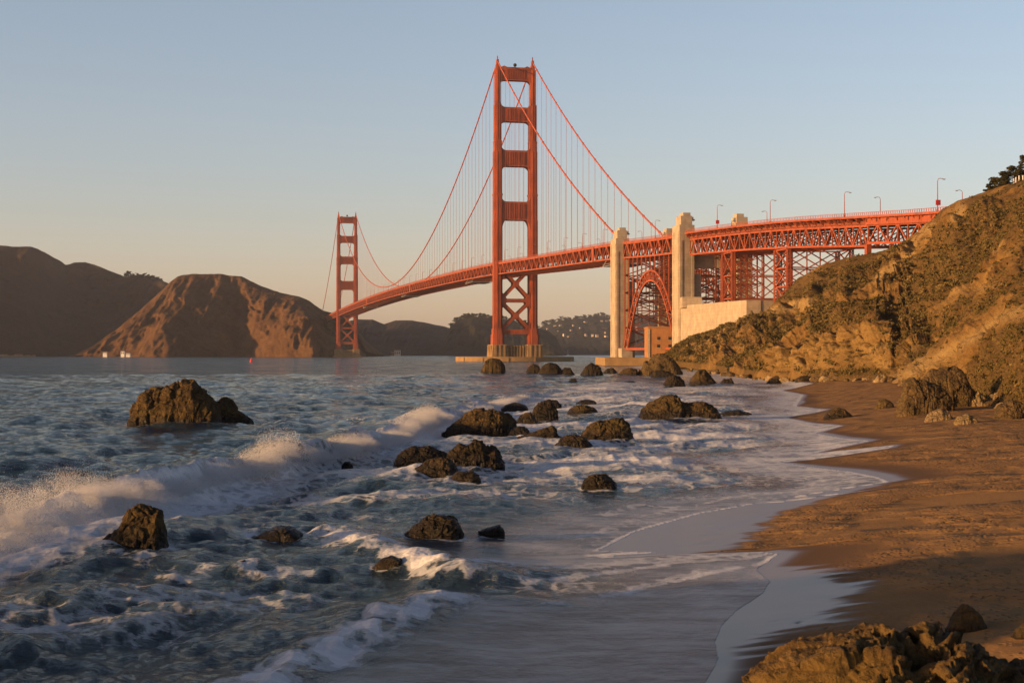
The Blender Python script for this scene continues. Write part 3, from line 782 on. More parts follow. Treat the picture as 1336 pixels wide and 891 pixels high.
rk([(940,478),(944,463),(952,457),(962,456),(968,464),(970,478)], 480, 'pale square boulder standing at the foot of the far bluff', .6, 241, 'palerock', None, 80, .06, name='beach_boulder', cat='boulder')
rk([(834,489),(840,474),(850,468),(858,463),(870,464),(880,472),(888,482),(890,488)], 490, 'dark boulder mass between the sea wall and the bluff', .5, 251, 'boulder', None, 90, .08, name='beach_boulder', cat='boulder')
rk([(848,491),(854,484),(864,483),(874,486),(880,491)], 492, 'low dark boulder in front of the boulder mass by the sea wall', .8, 257, 'darkrock', None, 60, .08, name='beach_boulder', cat='boulder')
rk([(1233,822),(1240,806),(1250,792),(1260,787),(1270,792),(1278,800),(1284,812),(1286,820)], 823, 'small dark pyramid shaped stone on sand behind the foreground outcrop', .9, 263, 'rock', None, 90, .07, name='beach_boulder', cat='boulder')
rk([(1322,832),(1328,820),(1338,814),(1350,820),(1356,832)], 833, 'stone half cut by the right edge behind the foreground outcrop', .9, 269, 'rock', None, 60, .08, name='beach_boulder', cat='boulder')

for _i, (_o, _b, _l, _m) in enumerate([
    ([(1296,545),(1304,530),(1318,522),(1334,526),(1346,540)], 546, 'brown rock at the right edge under the bluff', 'boulder'),
    ([(1244,552),(1250,543),(1262,540),(1272,545),(1276,552)], 553, 'low ochre slab on the sand right of the golden stone', 'palerock'),
    ([(1262,509),(1270,496),(1284,490),(1298,497),(1304,509)], 512, 'dark jagged rock on the slope above the yellowish boulder', 'boulder'),
    ([(1310,520),(1318,508),(1332,503),(1344,514)], 521, 'dark jagged rock on the slope near the right edge', 'boulder'),
    ([(1108,492),(1114,482),(1124,478),(1134,483),(1138,491)], 494, 'grey boulder at the cliff foot left of the sand slope', 'boulder'),
    ([(1068,494),(1074,484),(1084,480),(1094,486),(1098,494)], 496, 'dark boulder at the cliff foot below the tall cliff face', 'boulder'),
    ([(1140,498),(1145,490),(1153,488),(1160,496)], 499, 'small pale rock at the toe of the sandy slope', 'palerock'),
    ([(1010,493),(1016,484),(1026,481),(1034,486),(1037,493)], 494, 'dark boulder at the cliff foot right of the pale square boulder', 'boulder'),
    ([(1000,500),(1006,494),(1014,494),(1020,500)], 501, 'dark flat stone at the water edge below the far cliff', 'darkrock'),
    ([(1038,497),(1044,491),(1054,490),(1060,497)], 498, 'dark low stone on the sand below the far cliff', 'darkrock'),
    ([(974,486),(980,474),(990,470),(998,476),(1002,486)], 488, 'brown boulder next to the pale square boulder', 'boulder'),
    ([(908,476),(914,468),(924,465),(934,470),(938,477)], 479, 'ochre boulder at the foot of the far bluff', 'palerock')]):
    rk(_o, _b, _l, .7, 300+7*_i, _m, None, 60, .09, name='beach_boulder', cat='boulder')
# ------------------------------------------------------------------ sea surface
def seg_dist(X, Y, P):
    best = np.full(X.shape, 1e9); bcr = np.zeros(X.shape); side = np.zeros(X.shape); tt = np.zeros(X.shape)
    n = len(P) - 1
    for i in range(n):
        ax, ay = P[i]; bx, by = P[i+1]; dx, dy = bx-ax, by-ay; L2 = dx*dx+dy*dy
        t = np.clip(((X-ax)*dx + (Y-ay)*dy)/L2, 0, 1); ex, ey = X-ax-t*dx, Y-ay-t*dy
        d = np.hypot(ex, ey); cr = np.abs(dx*(Y-ay) - dy*(X-ax))/math.sqrt(L2)
        k = (d < best - 1e-7) | ((np.abs(d-best) <= 1e-7) & (cr > bcr)); bcr = np.where(k, cr, bcr)
        best = np.where(k, d, best); side = np.where(k, np.sign(dx*(Y-ay) - dy*(X-ax)), side); tt = np.where(k, (i+t)/n, tt)
    return best * side, tt
def flat(px, py): Y = CH*F/(py-HZ); return ((px-CX)*Y/F, Y)
bwY = np.array([20, 36, 49, 60, 76, 85.6, 100, 118, 140, 158, 180, 199, 240, 300.])
bwX = np.array([-21, -18.4, -16.4, -15.2, -12.2, -10.2, -8.6, -7.3, -5.2, -3.4, -1.0, 1.4, 7, 16.])
bwA = np.array([.2, .4, .5, 1.15, 1.2, 1.1, 1.05, 1.2, .75, .75, .5, .4, .2, 0])
BORES = [
    ([(280,930),(350,884),(400,863),(450,842),(500,816),(560,796),(622,770)], .26, 1.6, .75, .9),
    ([(610,778),(680,786),(760,782),(820,770),(880,752),(940,738)], .10, .9, .25, .55),
    ([(410,688),(470,705),(530,727),(580,742),(622,764)], .36, 1.1, .9, .9),
    ([(600,738),(640,722),(690,731)], .16, .9, .7, .7),
    ([(180,760),(260,742),(330,738),(420,752)], .12, 1.2, 1.1, .5),
    ([(60,735),(160,728),(250,735)], .12, 1.4, 1.2, .4),
    ([(640,645),(720,630),(790,634)], .14, 1.2, .5, .5),
    ([(770,668),(840,655),(900,657)], .10, 1.0, .4, .5),
    ([(350,552),(420,548),(520,560)], .30, 3, 1.5, .35),
    ([(860,606),(930,600),(1010,596)], .10, 1.4, .6, .6),
    ([(780,590),(860,580),(960,576),(1060,566)], .14, 2.0, .7, .75),
    ([(700,600),(760,612),(850,616)], .14, 2.0, .7, .5),
]
BORES = [([flat(*p) for p in P], a, wb, wf, fo) for P, a, wb, wf, fo in BORES]
LINES = [  # thin foam edges on the swash: pixel polyline, width m, strength
    ([(770,717),(860,714),(930,713.5),(1000,719),(1017,723)], .12, 1.0),
    ([(690,760),(800,742),(900,730),(990,726)], .35, .55), ([(700,738),(800,729),(900,722),(985,723)], .9, .55), ([(860,805),(900,785),(940,770)], .8, .32), ([(640,800),(760,800),(860,790),(930,770)], .5, .30), ([(560,850),(700,845),(820,850),(900,830)], .6, .22),
    ([(760,690),(850,665),(960,645),(1080,634)], .5, .35), ([(820,640),(960,622),(1100,618)], .8, .4), ([(880,600),(980,592),(1100,588)], 1.0, .4),
    ([(1018,722),(985,735),(940,744),(880,756)], .30, .9),
    ([(880,640),(960,630),(1060,622),(1140,622)], .15, .4),
]
LINES = [([hit(*p)[:2] for p in P], w, s) for P, w, s in LINES]
_rng = np.random.RandomState(7)
CHOP = []
for lam in np.geomspace(.45, 26, 44):
    th = _rng.normal(-.35, .75); CHOP.append((lam, th, _rng.rand()*6.28, .0125*lam**.5*(.7+.6*_rng.rand())))
def sea(X, Y, cell):
    """height, foam, thinness of the water at world points"""
    d = shore(Y) - X                                          # metres of water from the waterline
    nr = (Y < 260) & (np.abs(d) < 60)
    Dw, _ = seg_dist(X[nr], Y[nr], WLP); d[nr] = np.minimum(np.abs(d[nr]), np.abs(Dw)*1.0)*np.sign(d[nr])
    zs = sand_z(X, Y)
    amp = sstep(.5, 14, d)
    z = np.zeros(X.shape)
    gust = .45 + 1.1*fbm(X*.02+3, Y*.008, None, 3, 21)
    for lam, th, ph, a in CHOP:
        w = np.clip((lam/(2.2*cell) - 1), 0, 1)
        kx, ky = math.cos(th)*6.2832/lam, math.sin(th)*6.2832/lam
        s = np.sin(kx*X + ky*Y + ph + 1.3*vnoise(X/lam*.31, Y/lam*.31, None, int(lam*7)))
        z += w*a*(s + .35*(s*s - .5))
    z *= gust*(.2 + .8*amp)
    lump = fbm(X*.8, Y*.55, None, 4, 31, True) - .55          # choppy broken water in the surf zone
    xb = np.interp(Y, bwY, bwX); q = X - xb
    surf = sstep(-4, 2, q)*sstep(0, 8, d)*sstep(420, 200, Y)
    z += surf*lump*.17
    A = np.interp(Y, bwY, bwA)*(.8 + .4*vnoise(Y*.16, Y*0, None, 91))
    jag = (fbm(X*.5, Y*.28, None, 3, 17) - .5)*1.6
    qj = q + jag
    prof = np.where(qj < 0, np.exp(-(qj/4.2)**2), np.exp(-(qj/.75)**2))
    z += A*prof - .25*np.minimum(A, 1)*np.exp(-((q-3)/2.5)**2)
    for off, a2, wd in ((-34, .5, 9), (-72, .45, 11), (-120, .5, 14)):
        q2 = q - off + 8*(vnoise(Y*.02, Y*0+off, None, 9) - .5)
        z += a2*np.exp(-(q2/wd)**2)*sstep(600, 260, Y)*sstep(20, 50, Y)*(.4 + vnoise(Y*.03, Y*0+off, None, 19))
    # foam
    n1 = fbm(X*.13+9, Y*.24, None, 5, 41); n2 = fbm(X*.55, Y*.9, None, 5, 43, True); n3 = fbm(X*.06, Y*.035, None, 3, 47)
    fo = surf*(.25 + .75*(n1-.5)*2*.8 + .75*(n3-.45) - .34*sstep(62, 40, Y)*sstep(3, -3, X) + .16*sstep(55, 80, Y))
    fo = np.clip(fo, 0, .72)
    far_surf = sstep(230, 330, Y)*sstep(26, 6, d)*sstep(0, 4, d)*.5
    fo = np.maximum(fo, far_surf)
    crest = np.interp(Y, bwY, [.6,1,1,.8,.5,.35,.75,1,.6,.9,.7,.4,.1,0])
    fo = np.maximum(fo, crest*(sstep(-.35, .25, qj)*sstep(6, 1.5, qj))*(.65+.5*n2)*sstep(.02, .2, A))
    fo = np.maximum(fo, .22*crest*np.exp(-((qj+1.5)/1.6)**2)*n2)
    sel = (Y < 150) & (X > -40) & (X < 60)
    xs, ys = X[sel], Y[sel]; zz = np.zeros(xs.shape); ff = np.zeros(xs.shape)
    wob = .5*(fbm(xs*.8, ys*.5, None, 3, 51) - .5)
    for P, a, wb, wf, st in BORES:
        D, tt = seg_dist(xs, ys, P); D = D + wob*(1 if a > .09 else .4)*min(1, wb)
        ends = sstep(0, .12, tt)*sstep(1, .88, tt)
        # shoreward side (to the right of travel for lines drawn left to right) is steep
        pr = np.where(D > 0, np.exp(-(D/wb)**2), np.exp(-(D/wf)**2))*ends
        ln = .6 + .8*vnoise(xs*.9, ys*.7, None, 57)
        zz += a*pr*ln
        ff = np.maximum(ff, st*np.where(D > 0, np.exp(-(D/(wb*.5))**2), np.exp(-(D/(wf*1.25))**2))*ends*np.clip(.1 + 2.2*(fbm(xs*1.9, ys*1.3, None, 4, 59)-.25), 0, 1.1))
    for P, w, st in LINES:
        D, tt = seg_dist(xs, ys, P); D = D + .25*wob
        ff = np.maximum(ff, st*np.exp(-(D/w)**2)*(.5+.8*vnoise(xs*3, ys*2, None, 61)))
    z[sel] += zz*sstep(.3, 3, d[sel]); fo[sel] = np.maximum(fo[sel], ff)
    edge = d + .18*(fbm(X*1.4, Y*1.1, None, 3, 63) - .5)
    ew = (.06 + .0016*Y)*(.5 + 1.0*fbm(X*.9, Y*.8, None, 3, 65))
    filmzone = sstep(44, 42, Y)*sstep(1, 2, X)                # receding film: no foam rim
    fo = np.maximum(fo, .95*np.exp(-((edge-ew*.7)/ew)**2)*(1-filmzone))
    fo = np.maximum(fo, (.42*sstep(55, 85, Y) + .16)*sstep(9, 1, edge)*(.4 + .8*sstep(.35, .8, n2))*sstep(0, .4, edge)*(1-filmzone)*sstep(44, 47, Y))
    # sheltered smooth sheets of spent water close to the sand
    smooth = sstep(5.5, 2.5, d + 1.2*(n1-.5)*2)
    near_sheet = sstep(0, 1.2, -seg_dist(X, Y, [BORES[0][0][0], BORES[0][0][-1], BORES[1][0][2], BORES[1][0][-1]])[0])*sstep(52, 46, Y)
    smooth = np.maximum(smooth, near_sheet)
    fo = fo*(1 - .75*near_sheet*(1 - np.exp(-((edge-ew*.7)/ew)**2)))
    for r in ROCKFOOT:
        rr = np.hypot((X-r[0])/r[2], (Y-r[1])/r[3])
        k = (rr < 3)
        if k.any():
            nn = fbm(X[k]*1.3, Y[k]*.8, None, 3, 71)
            fo[k] = np.maximum(fo[k], r[4]*np.exp(-((rr[k]-1.1)/.22)**2)*(.25+1.0*nn) + r[4]*.4*np.exp(-((rr[k]-1.5)/.5)**2)*nn)
    z *= (1 - .8*smooth)
    film = np.clip(.035*d, 0, .05)
    bl = sstep(.2, 7, d)
    z = np.where(d > 0, np.maximum(z*bl + (zs + film*sstep(0, .5, d) + .004)*(1-bl), zs + .004), zs - .05 - .03*np.clip(-d, 0, 4))
    z += np.clip(fo, 0, 1)*.022*(n2 - .3)*sstep(.5, 2, d)
    return z, np.clip(fo, 0, 1), smooth, surf, sstep(22, 150, Y)*(1-.55*surf)*(1-smooth)
# ------------------------------------------------------------------ rock builder (outline traced, given its own distance, width and depth)
M['rock'] = mat_rock('sea_rock_stone', (0.060, 0.038, 0.014), (0.125, 0.078, 0.025), (0.10, 0.068, 0.018), .95)
M['darkrock'] = mat_rock('wet_black_rock', (0.026, 0.019, 0.011), (0.052, 0.034, 0.016), (0.040, 0.030, 0.012), .9)
M['boulder'] = mat_rock('boulder_stone', (0.085, 0.056, 0.024), (0.17, 0.11, 0.042), (0.125, 0.085, 0.028), .02)
M['palerock'] = mat_rock('pale_sandstone', (0.26, 0.18, 0.085), (0.40, 0.29, 0.15), (0.22, 0.16, 0.06), .02)
ROCKFOOT = []
def rock_mesh(r):
    o = r['o']; xs = [p[0] for p in o]; mid = (min(xs)+max(xs))/2
    X, Y, zb = hit(mid, r['b'])
    w = (max(xs)-min(xs))*Y/F; D0 = .5*r['depth']*w
    Yc = Y + D0*.55
    ox = np.array([(p[0]-CX)*Yc/F for p in o]); oz = np.array([CH + (HZ-p[1])*Yc/F for p in o])
    nu = r['nu']; nv = max(14, int(nu*.6)); 
    u = np.linspace(0, 1, nu); Xu = ox[0] + (ox[-1]-ox[0])*u
    Hu = np.maximum(np.interp(Xu, ox, oz) - zb, .02); hm = Hu.max()
    v = np.linspace(-1, 1, nv); v = np.sign(v)*np.abs(v)**.75
    Du = D0*(.25 + .75*np.sqrt(np.clip(Hu/hm, 0, 1)))
    cross = (1 - np.abs(v)**2.6)**(1/1.7)
    s = r['seed']
    cs = (vnoise(u*4, u*0, None, s) - .5)*.5
    Z = zb + Hu[None,:]*cross[:,None]
    Yg = Yc + Du[None,:]*(v[:,None] + cs[None,:]*(1-np.abs(v[:,None])))
    Xg = np.repeat(Xu[None,:], nv, 0) + (v[:,None]*.10*w*(vnoise(u*3+7, u*0, None, s+1)-.5)[None,:])
    # skirt rows below ground
    sk = r['bury']*hm + .3
    Z[0] -= sk; Z[-1] -= sk
    Z[:,0] -= sk*.6; Z[:,-1] -= sk*.6
    V = np.stack([Xg, Yg, Z], -1)
    du = np.gradient(V, axis=1); dv = np.gradient(V, axis=0); N = np.cross(du, dv); N /= np.linalg.norm(N, axis=-1, keepdims=True) + 1e-9
    N[N[...,2] < 0] *= -1
    f = 1/max(hm, .3*w)
    Q = V*f
    f1, f2, cid = worley(Q[...,0]*2.6, Q[...,1]*2.6, Q[...,2]*3.4, s)
    e1, e2, eid = worley(Q[...,0]*6.5, Q[...,1]*6.5, Q[...,2]*8.5, s+9)
    disp = (cid - .5)*1.25*sstep(0, .09, f2-f1) - .7*sstep(.08, 0, f2-f1) + (eid-.5)*.45*sstep(0, .1, e2-e1)
    disp = disp*.9 + (fbm(Q[...,0]*1.7+s, Q[...,1]*1.7, Q[...,2]*1.7, 5, s) - .5)*2.2 + (fbm(Q[...,0]*6+s, Q[...,1]*6, Q[...,2]*9, 4, s+5, True) - .6)*.8
    V = V + N*(disp*r['amp']*hm)[...,None]
    return V.reshape(-1, 3), nu, nv, (float((ox[0]+ox[-1])/2), Yc, w/2, D0, hm, zb)
SIGNS = []
def build_rocks():
    for r in ROCKS:
        V, nu, nv, info = rock_mesh(r)
        c = np.array([info[0], info[1], info[5]])
        me = grid_mesh(r['name'], V - c, nu, nv, nu < 80)
        ob = link(r['name'], me, M[r['mat']]); ob.location = c
        tag(ob, r['label'], r['cat'], r['group'])
        if info[5] < .3: ROCKFOOT.append((info[0], info[1], info[2]*.95, info[3]*.9, .85 if info[4] > .35 else .5))
build_rocks()

# ------------------------------------------------------------------ foreground outcrop the photographer stands beside
def outcrop():
    Y0 = 13.0
    ol = [(930,912),(972,889),(998,865),(1030,839),(1060,825),(1076,818),(1109,812),(1145,809),(1165,813),(1181,819),(1193,824),(1197,811),(1212,812),(1230,816),(1250,823),(1269,829),(1292,839),(1336,845),(1420,862),(1520,900)]
    ox = np.array([(p[0]-CX)*Y0/F for p in ol]); oz = np.array([CH + (HZ-p[1])*Y0/F for p in ol]) - .07
    nu, nv = 520, 300
    X = np.linspace(ox[0]-.4, 8.0, nu); v = np.linspace(-1, 1, nv)
    top = np.interp(X, ox, oz)
    Yr = Y0 + v*np.where(v < 0, 5.5, 3.2)
    gX, gY = np.meshgrid(X, Yr)
    vv = np.repeat(v[:,None], nu, 1)
    front = 1 - .55*np.abs(np.minimum(vv, 0))**1.2
    back = 1 - np.clip(vv, 0, 1)**1.5*1.15
    base = .3
    left = sstep(0, .5, (gX - X[0])/1.2)
    Z = base + (top[None,:] - base)*np.where(vv < 0, front, back)*(.35+.65*left) 
    Z -= (1-left)*1.6
    # strata that dip to the right: rotated worley slabs and cracks
    V = np.stack([gX, gY, Z], -1)
    a = gX*.8 + Z*.9; b_ = -gX*.6 + Z*1.5 + gY*.25; c = gY*.9 + gX*.35
    f1, f2, cid = worley(a*.75, c*.7, b_*1.7, 301)
    g1, g2, gid = worley(a*2.4, c*2.0, b_*6.5, 305)
    n = fbm(a*1.1, c*1.1, b_*1.1, 5, 311); r2 = fbm(a*4.5, c*3.5, b_*9, 5, 315, True)
    sl = .45 + .55*sstep(3.2, 4.2, gX)
    disp = (cid-.5)*.42*sl*sstep(0, .06, f2-f1) - .14*sstep(.05, 0, f2-f1) + (gid-.5)*.15*sstep(0, .07, g2-g1) - .05*sstep(.05, 0, g2-g1) + (n-.5)*.40 + (r2-.6)*.16 + (fbm(a*14, c*12, b_*22, 3, 317, True)-.6)*.05
    du = np.gradient(V, axis=1); dv = np.gradient(V, axis=0); N = np.cross(du, dv); N /= np.linalg.norm(N, axis=-1, keepdims=True)
    edge = sstep(1.0, .9, np.abs(vv))
    V = V + N*(disp*edge)[...,None]*np.array([1, 1, .75])
    me = grid_mesh('rock_outcrop', V.reshape(-1,3) - np.array([5, 13, 0]), nu, nv, False)
    o = link('rock_outcrop', me, M['fore']); o.location = (5, 13, 0)
    tag(o, 'rugged golden brown rock outcrop filling the bottom right corner', 'rock')
M['fore'] = mat_rock('foreground_rock', (0.10, 0.060, 0.018), (0.23, 0.143, 0.042), (0.18, 0.112, 0.027), -5, 1.7)
outcrop()

# ------------------------------------------------------------------ sand
t = NT('beach_sand'); p = t.pos()
dA = t.attr('wet'); n1 = t.noise(p, .35, 5); n2 = t.noise(p, 7, 4); n3 = t.noise(t.mapping(p, (1,1,1)), 60, 2)
c = t.mix(t.smooth(n1, .3, .7), (0.25, 0.140, 0.052), (0.32, 0.185, 0.070))
c = t.mix(t.smooth(n3, .35, .7, 0, .5), c, (0.17, 0.098, 0.040))
c = t.mix(t.smooth(t.noise(p, 25, 4, .7), .56, .7, 0, .45), c, (0.10, 0.06, 0.028))
kelp = t.smooth(t.noise(p, 2.2, 6, .7), .66, .72, 0, .75)
c = t.mix(t.math('MULTIPLY', kelp, t.math('SUBTRACT', 1.0, dA)), c, (0.05, 0.032, 0.018))
wetc = (0.125, 0.072, 0.036)
c = t.mix(t.math('MULTIPLY', dA, .95), c, wetc)
rough = t.math('SUBTRACT', .95, t.math('MULTIPLY', t.attr('gloss'), .66))
dry = t.math('SUBTRACT', 1.0, dA)
foot = t.voro(t.mapping(p, (1, .8, 1)), 4.6); foot2 = t.voro(t.mapping(p, (1, .8, 1), (0,0,.5)), 2.9)
track = t.smooth(t.noise(p, .22, 3), .42, .62)
fp = t.math('MULTIPLY', t.math('ADD', t.smooth(foot, .10, .34), t.math('MULTIPLY', t.smooth(foot2, .10, .28), 1.0)), t.math('MULTIPLY', track, dry))
h = t.math('ADD', t.math('MULTIPLY', fp, .95), t.math('MULTIPLY', t.math('ADD', n2, t.math('MULTIPLY', n3, .25)), t.math('ADD', .05, t.math('MULTIPLY', dry, .22))))
t.done(t.pbr(c, rough, t.bump(h, .14, t.math('SUBTRACT', 1.0, t.math('MULTIPLY', t.attr('gloss'), .96))), t.math('ADD', .15, t.math('MULTIPLY', t.attr('gloss'), .36)))); M['sand'] = t.m
def sand():
    Yr = np.concatenate([np.linspace(-30, 14, 40), np.geomspace(14.4, 120, 640), np.geomspace(121, 260, 120), np.geomspace(263, 1000, 90)])
    d = np.concatenate([np.linspace(-70, -9, 24), np.linspace(-8.5, 26, 400), np.geomspace(26.3, 120, 40)])
    Yg, dg = np.meshgrid(Yr, d, indexing='ij')
    Xg = base_shore(Yg) + dg
    Z = sand_z(Xg, Yg)
    e = Xg - shore(Yg)                                       # metres inland of the waterline
    cusp = fbm(Xg*.1, Yg*.07, None, 3, 81)
    wet = 1 - sstep(.3, 3.5, e + (cusp-.5)*4)
    gl = 1 - sstep(.1, .9, e + (cusp-.5)*1.2)
    dry = 1 - wet
    tr = sstep(.42, .6, fbm(Xg*.2, Yg*.14, None, 3, 83))
    f1, f2, cid = worley(Xg*2.9, Yg*2.2, Xg*0, 85)
    pits = -.085*sstep(.34, .14, f1)*(cid > .4)*tr*dry + .02*sstep(.3, .5, f1)*sstep(.62, .5, f1)*tr*dry
    Z = Z + pits*sstep(150, 60, Yg) + dry*.05*(fbm(Xg*1.1, Yg*.9, None, 4, 87) - .5)
    # receding films that still shine on the sand, with streaked ragged ends
    rg = (fbm(Xg*.35, Yg*2.6, None, 4, 89) - .5)*3.2 + (fbm(Xg*.8, Yg*.6, None, 3, 90) - .5)*1.4
    def inside(P, soft):
        P = [hit(*p)[:2] for p in P]; P = P + [P[0]]
        D, _ = seg_dist(Xg, Yg, P); c = np.zeros(Xg.shape, bool)
        for (ax, ay), (bx, by) in zip(P[:-1], P[1:]):
            c ^= ((ay > Yg) != (by > Yg)) & (Xg < (bx-ax)*(Yg-ay)/((by-ay) if abs(by-ay) > 1e-9 else 1e-9) + ax)
        D = np.abs(D)*np.where(c, 1, -1)
        return sstep(-.6*soft, .9*soft, D + rg*soft)
    film = np.maximum(inside([(860,912),(985,850),(1050,826),(1100,812),(1132,785),(1130,756),(1095,744),(1040,738),(985,735),(900,745),(800,800)], .6),
                      inside([(720,727),(860,724),(962,712),(1031,667),(1098,646),(1160,630),(1000,640),(860,670),(780,695)], .4))
    gl = np.maximum(gl, film); wet = np.maximum(wet, film)
    me = grid_mesh('beach', np.stack([Xg, Yg, Z], -1).reshape(-1,3), len(d), len(Yr))
    attr(me, 'wet', wet.ravel()); attr(me, 'gloss', gl.ravel())
    o = link('beach', me, M['sand']); o['kind'] = 'structure'
sand()

# ------------------------------------------------------------------ water
t = NT('sea_water'); p = t.pos()
foam, sm, surf = t.attr('foam'), t.attr('smooth'), t.attr('surf')
pw = t.n('ShaderNodeVectorMath', operation='ADD'); t.l(p, pw.inputs[0])
wn_ = t.n('ShaderNodeTexNoise'); t.l(p, wn_.inputs['Vector']); wn_.inputs['Scale'].default_value = .7; wn_.inputs['Detail'].default_value = 3
wv = t.n('ShaderNodeVectorMath', operation='SCALE'); t.l(wn_.outputs['Color'], wv.inputs[0]); wv.inputs['Scale'].default_value = .9; t.l(wv.outputs[0], pw.inputs[1])
pd = pw.outputs[0]
v1 = t.voro(t.mapping(pd, (1.0, .62, 1)), 1.5, 'DISTANCE_TO_EDGE'); v2 = t.voro(t.mapping(pd, (1, .7, 1)), 5.0, 'DISTANCE_TO_EDGE')
f1 = t.noise(pd, 1.6, 8, .68); f2 = t.noise(t.mapping(pd, (.28, .9, 1)), 2.6, 7, .7)
lace = t.math('ADD', t.math('MULTIPLY', t.smooth(v1, 0, .30), .42), t.math('ADD', t.math('MULTIPLY', t.smooth(v2, 0, .5), .16), t.math('ADD', t.math('MULTIPLY', f1, .38), t.math('ADD', t.math('MULTIPLY', f2, .62), t.math('MULTIPLY', t.math('SUBTRACT', t.noise(t.mapping(pd, (.6, 1, 1)), 9, 5, .7), .5), .75)))))
ffb = t.math('MULTIPLY', t.smooth(t.math('SUBTRACT', t.math('MULTIPLY', foam, 1.7), lace), -.38, .04), .60)
ffc = t.smooth(t.math('SUBTRACT', foam, t.math('MULTIPLY', lace, .42)), .12, .36)
ff = t.math('MAXIMUM', ffb, ffc)
milk = t.math('MULTIPLY', t.smooth(t.math('ADD', foam, t.math('MULTIPLY', f1, .3)), .2, 1.0), .5)
deep = t.mix(surf, (0.007, 0.032, 0.052), (0.012, 0.034, 0.048))
wc = t.mix(milk, deep, (0.14, 0.165, 0.185))
shs = t.noise(t.mapping(pd, (.22, .9, 1)), 1.6, 7, .72); shp = t.noise(p, .35, 4)
sheet = t.mix(t.smooth(t.math('ADD', t.math('MULTIPLY', shs, .6), t.math('MULTIPLY', shp, .5)), .44, .68), (0.085, 0.064, 0.047), (0.34, 0.33, 0.33))
wc = t.mix(sm, wc, sheet)
n_f = t.noise(t.mapping(p, (1, .8, 1)), .55, 6, .62); n_m = t.noise(t.mapping(p, (1, .7, 1)), 2.4, 5, .6); n_s = t.noise(t.mapping(p, (.8, 1, 1)), 9, 5, .68)
calm = t.math('SUBTRACT', 1.0, t.math('MULTIPLY', sm, .82))
h = t.math('ADD', t.math('MULTIPLY', n_f, .8), t.math('ADD', t.math('MULTIPLY', n_m, .68), t.math('MULTIPLY', n_s, .20)))
wnrm = t.bump(h, .75, calm)
# wind ripples too small and far for the mesh: random facet slopes
chop = t.attr('chop')
rn = t.n('ShaderNodeTexNoise'); t.l(t.mapping(p, (1, .55, 1)), rn.inputs['Vector']); rn.inputs['Scale'].default_value = 1.1; rn.inputs['Detail'].default_value = 5; rn.inputs['Roughness'].default_value = .75
rv = t.n('ShaderNodeVectorMath', operation='SUBTRACT'); t.l(rn.outputs['Color'], rv.inputs[0]); rv.inputs[1].default_value = (.5, .5, .5)
rn2 = t.n('ShaderNodeTexNoise'); t.l(t.mapping(p, (1, .35, 1)), rn2.inputs['Vector']); rn2.inputs['Scale'].default_value = .11; rn2.inputs['Detail'].default_value = 4
rv2 = t.n('ShaderNodeVectorMath', operation='ADD'); t.l(rv.outputs[0], rv2.inputs[0])
rv3 = t.n('ShaderNodeVectorMath', operation='SUBTRACT'); t.l(rn2.outputs['Color'], rv3.inputs[0]); rv3.inputs[1].default_value = (.5, .5, .5)
rv4 = t.n('ShaderNodeVectorMath', operation='SCALE'); t.l(rv3.outputs[0], rv4.inputs[0]); rv4.inputs['Scale'].default_value = .4; t.l(rv4.outputs[0], rv2.inputs[1]); rv = rv2
rs = t.n('ShaderNodeVectorMath', operation='MULTIPLY'); t.l(rv.outputs[0], rs.inputs[0]); rs.inputs[1].default_value = (2.2, 3.6, 0)
rk2 = t.n('ShaderNodeVectorMath', operation='SCALE'); t.l(rs.outputs[0], rk2.inputs[0]); t.l(chop, rk2.inputs['Scale'])
ra = t.n('ShaderNodeVectorMath', operation='ADD'); t.l(wnrm, ra.inputs[0]); t.l(rk2.outputs[0], ra.inputs[1])
rnm = t.n('ShaderNodeVectorMath', operation='NORMALIZE'); t.l(ra.outputs[0], rnm.inputs[0]); wnrm = rnm.outputs[0]
water = t.pbr(wc, t.math('ADD', .10, t.math('ADD', t.math('MULTIPLY', surf, .06), t.math('MULTIPLY', sm, .18))), wnrm, t.math('SUBTRACT', .5, t.math('MULTIPLY', sm, .26)), ior=1.33)
fh = t.math('ADD', f1, t.math('MULTIPLY', v2, .8))
foamc = t.mix(t.smooth(f2, .3, .7), (0.60, 0.62, 0.65), (0.86, 0.86, 0.86))
fsh = t.pbr(foamc, .85, t.bump(fh, .035, .8), .25)
mx = t.n('ShaderNodeMixShader'); t.l(ff, mx.inputs[0]); t.l(water, mx.inputs[1]); t.l(fsh, mx.inputs[2])
t.done(mx.outputs[0]); M['water'] = t.m
def water_mesh():
    Yr = np.concatenate([np.geomspace(13, 420, 600), np.geomspace(428, 9500, 110)])
    s = np.concatenate([np.linspace(-1.1, -.375, 40), np.linspace(-.372, .31, 900), np.linspace(.315, .6, 14)])
    Yg, sg = np.meshgrid(Yr, s, indexing='ij')
    far = sstep(1100, 2500, Yg)
    Xg = sg*Yg
    cell = np.maximum(np.gradient(Yr)[:,None]*np.ones_like(Xg)*.8, np.abs(np.gradient(Xg, axis=1)))
    z, fo, sm, surf, chop = sea(Xg, Yg, cell)
    z = np.where(Yg > 900, 0, z); fo = np.where(Yg > 800, 0, fo)
    d = shore(Yg) - Xg
    bad = (d < -2.5) & (Yg < 690)
    kq = ~(bad[:-1,:-1] & bad[1:,:-1] & bad[:-1,1:] & bad[1:,1:])
    me = grid_mesh('sea', np.stack([Xg, Yg, z], -1).reshape(-1,3), len(s), len(Yr), True, kq)
    attr(me, 'foam', fo.ravel()); attr(me, 'smooth', sm.ravel()); attr(me, 'surf', surf.ravel()); attr(me, 'chop', chop.ravel())
    o = link('sea', me, M['water']); o['kind'] = 'structure'
water_mesh()

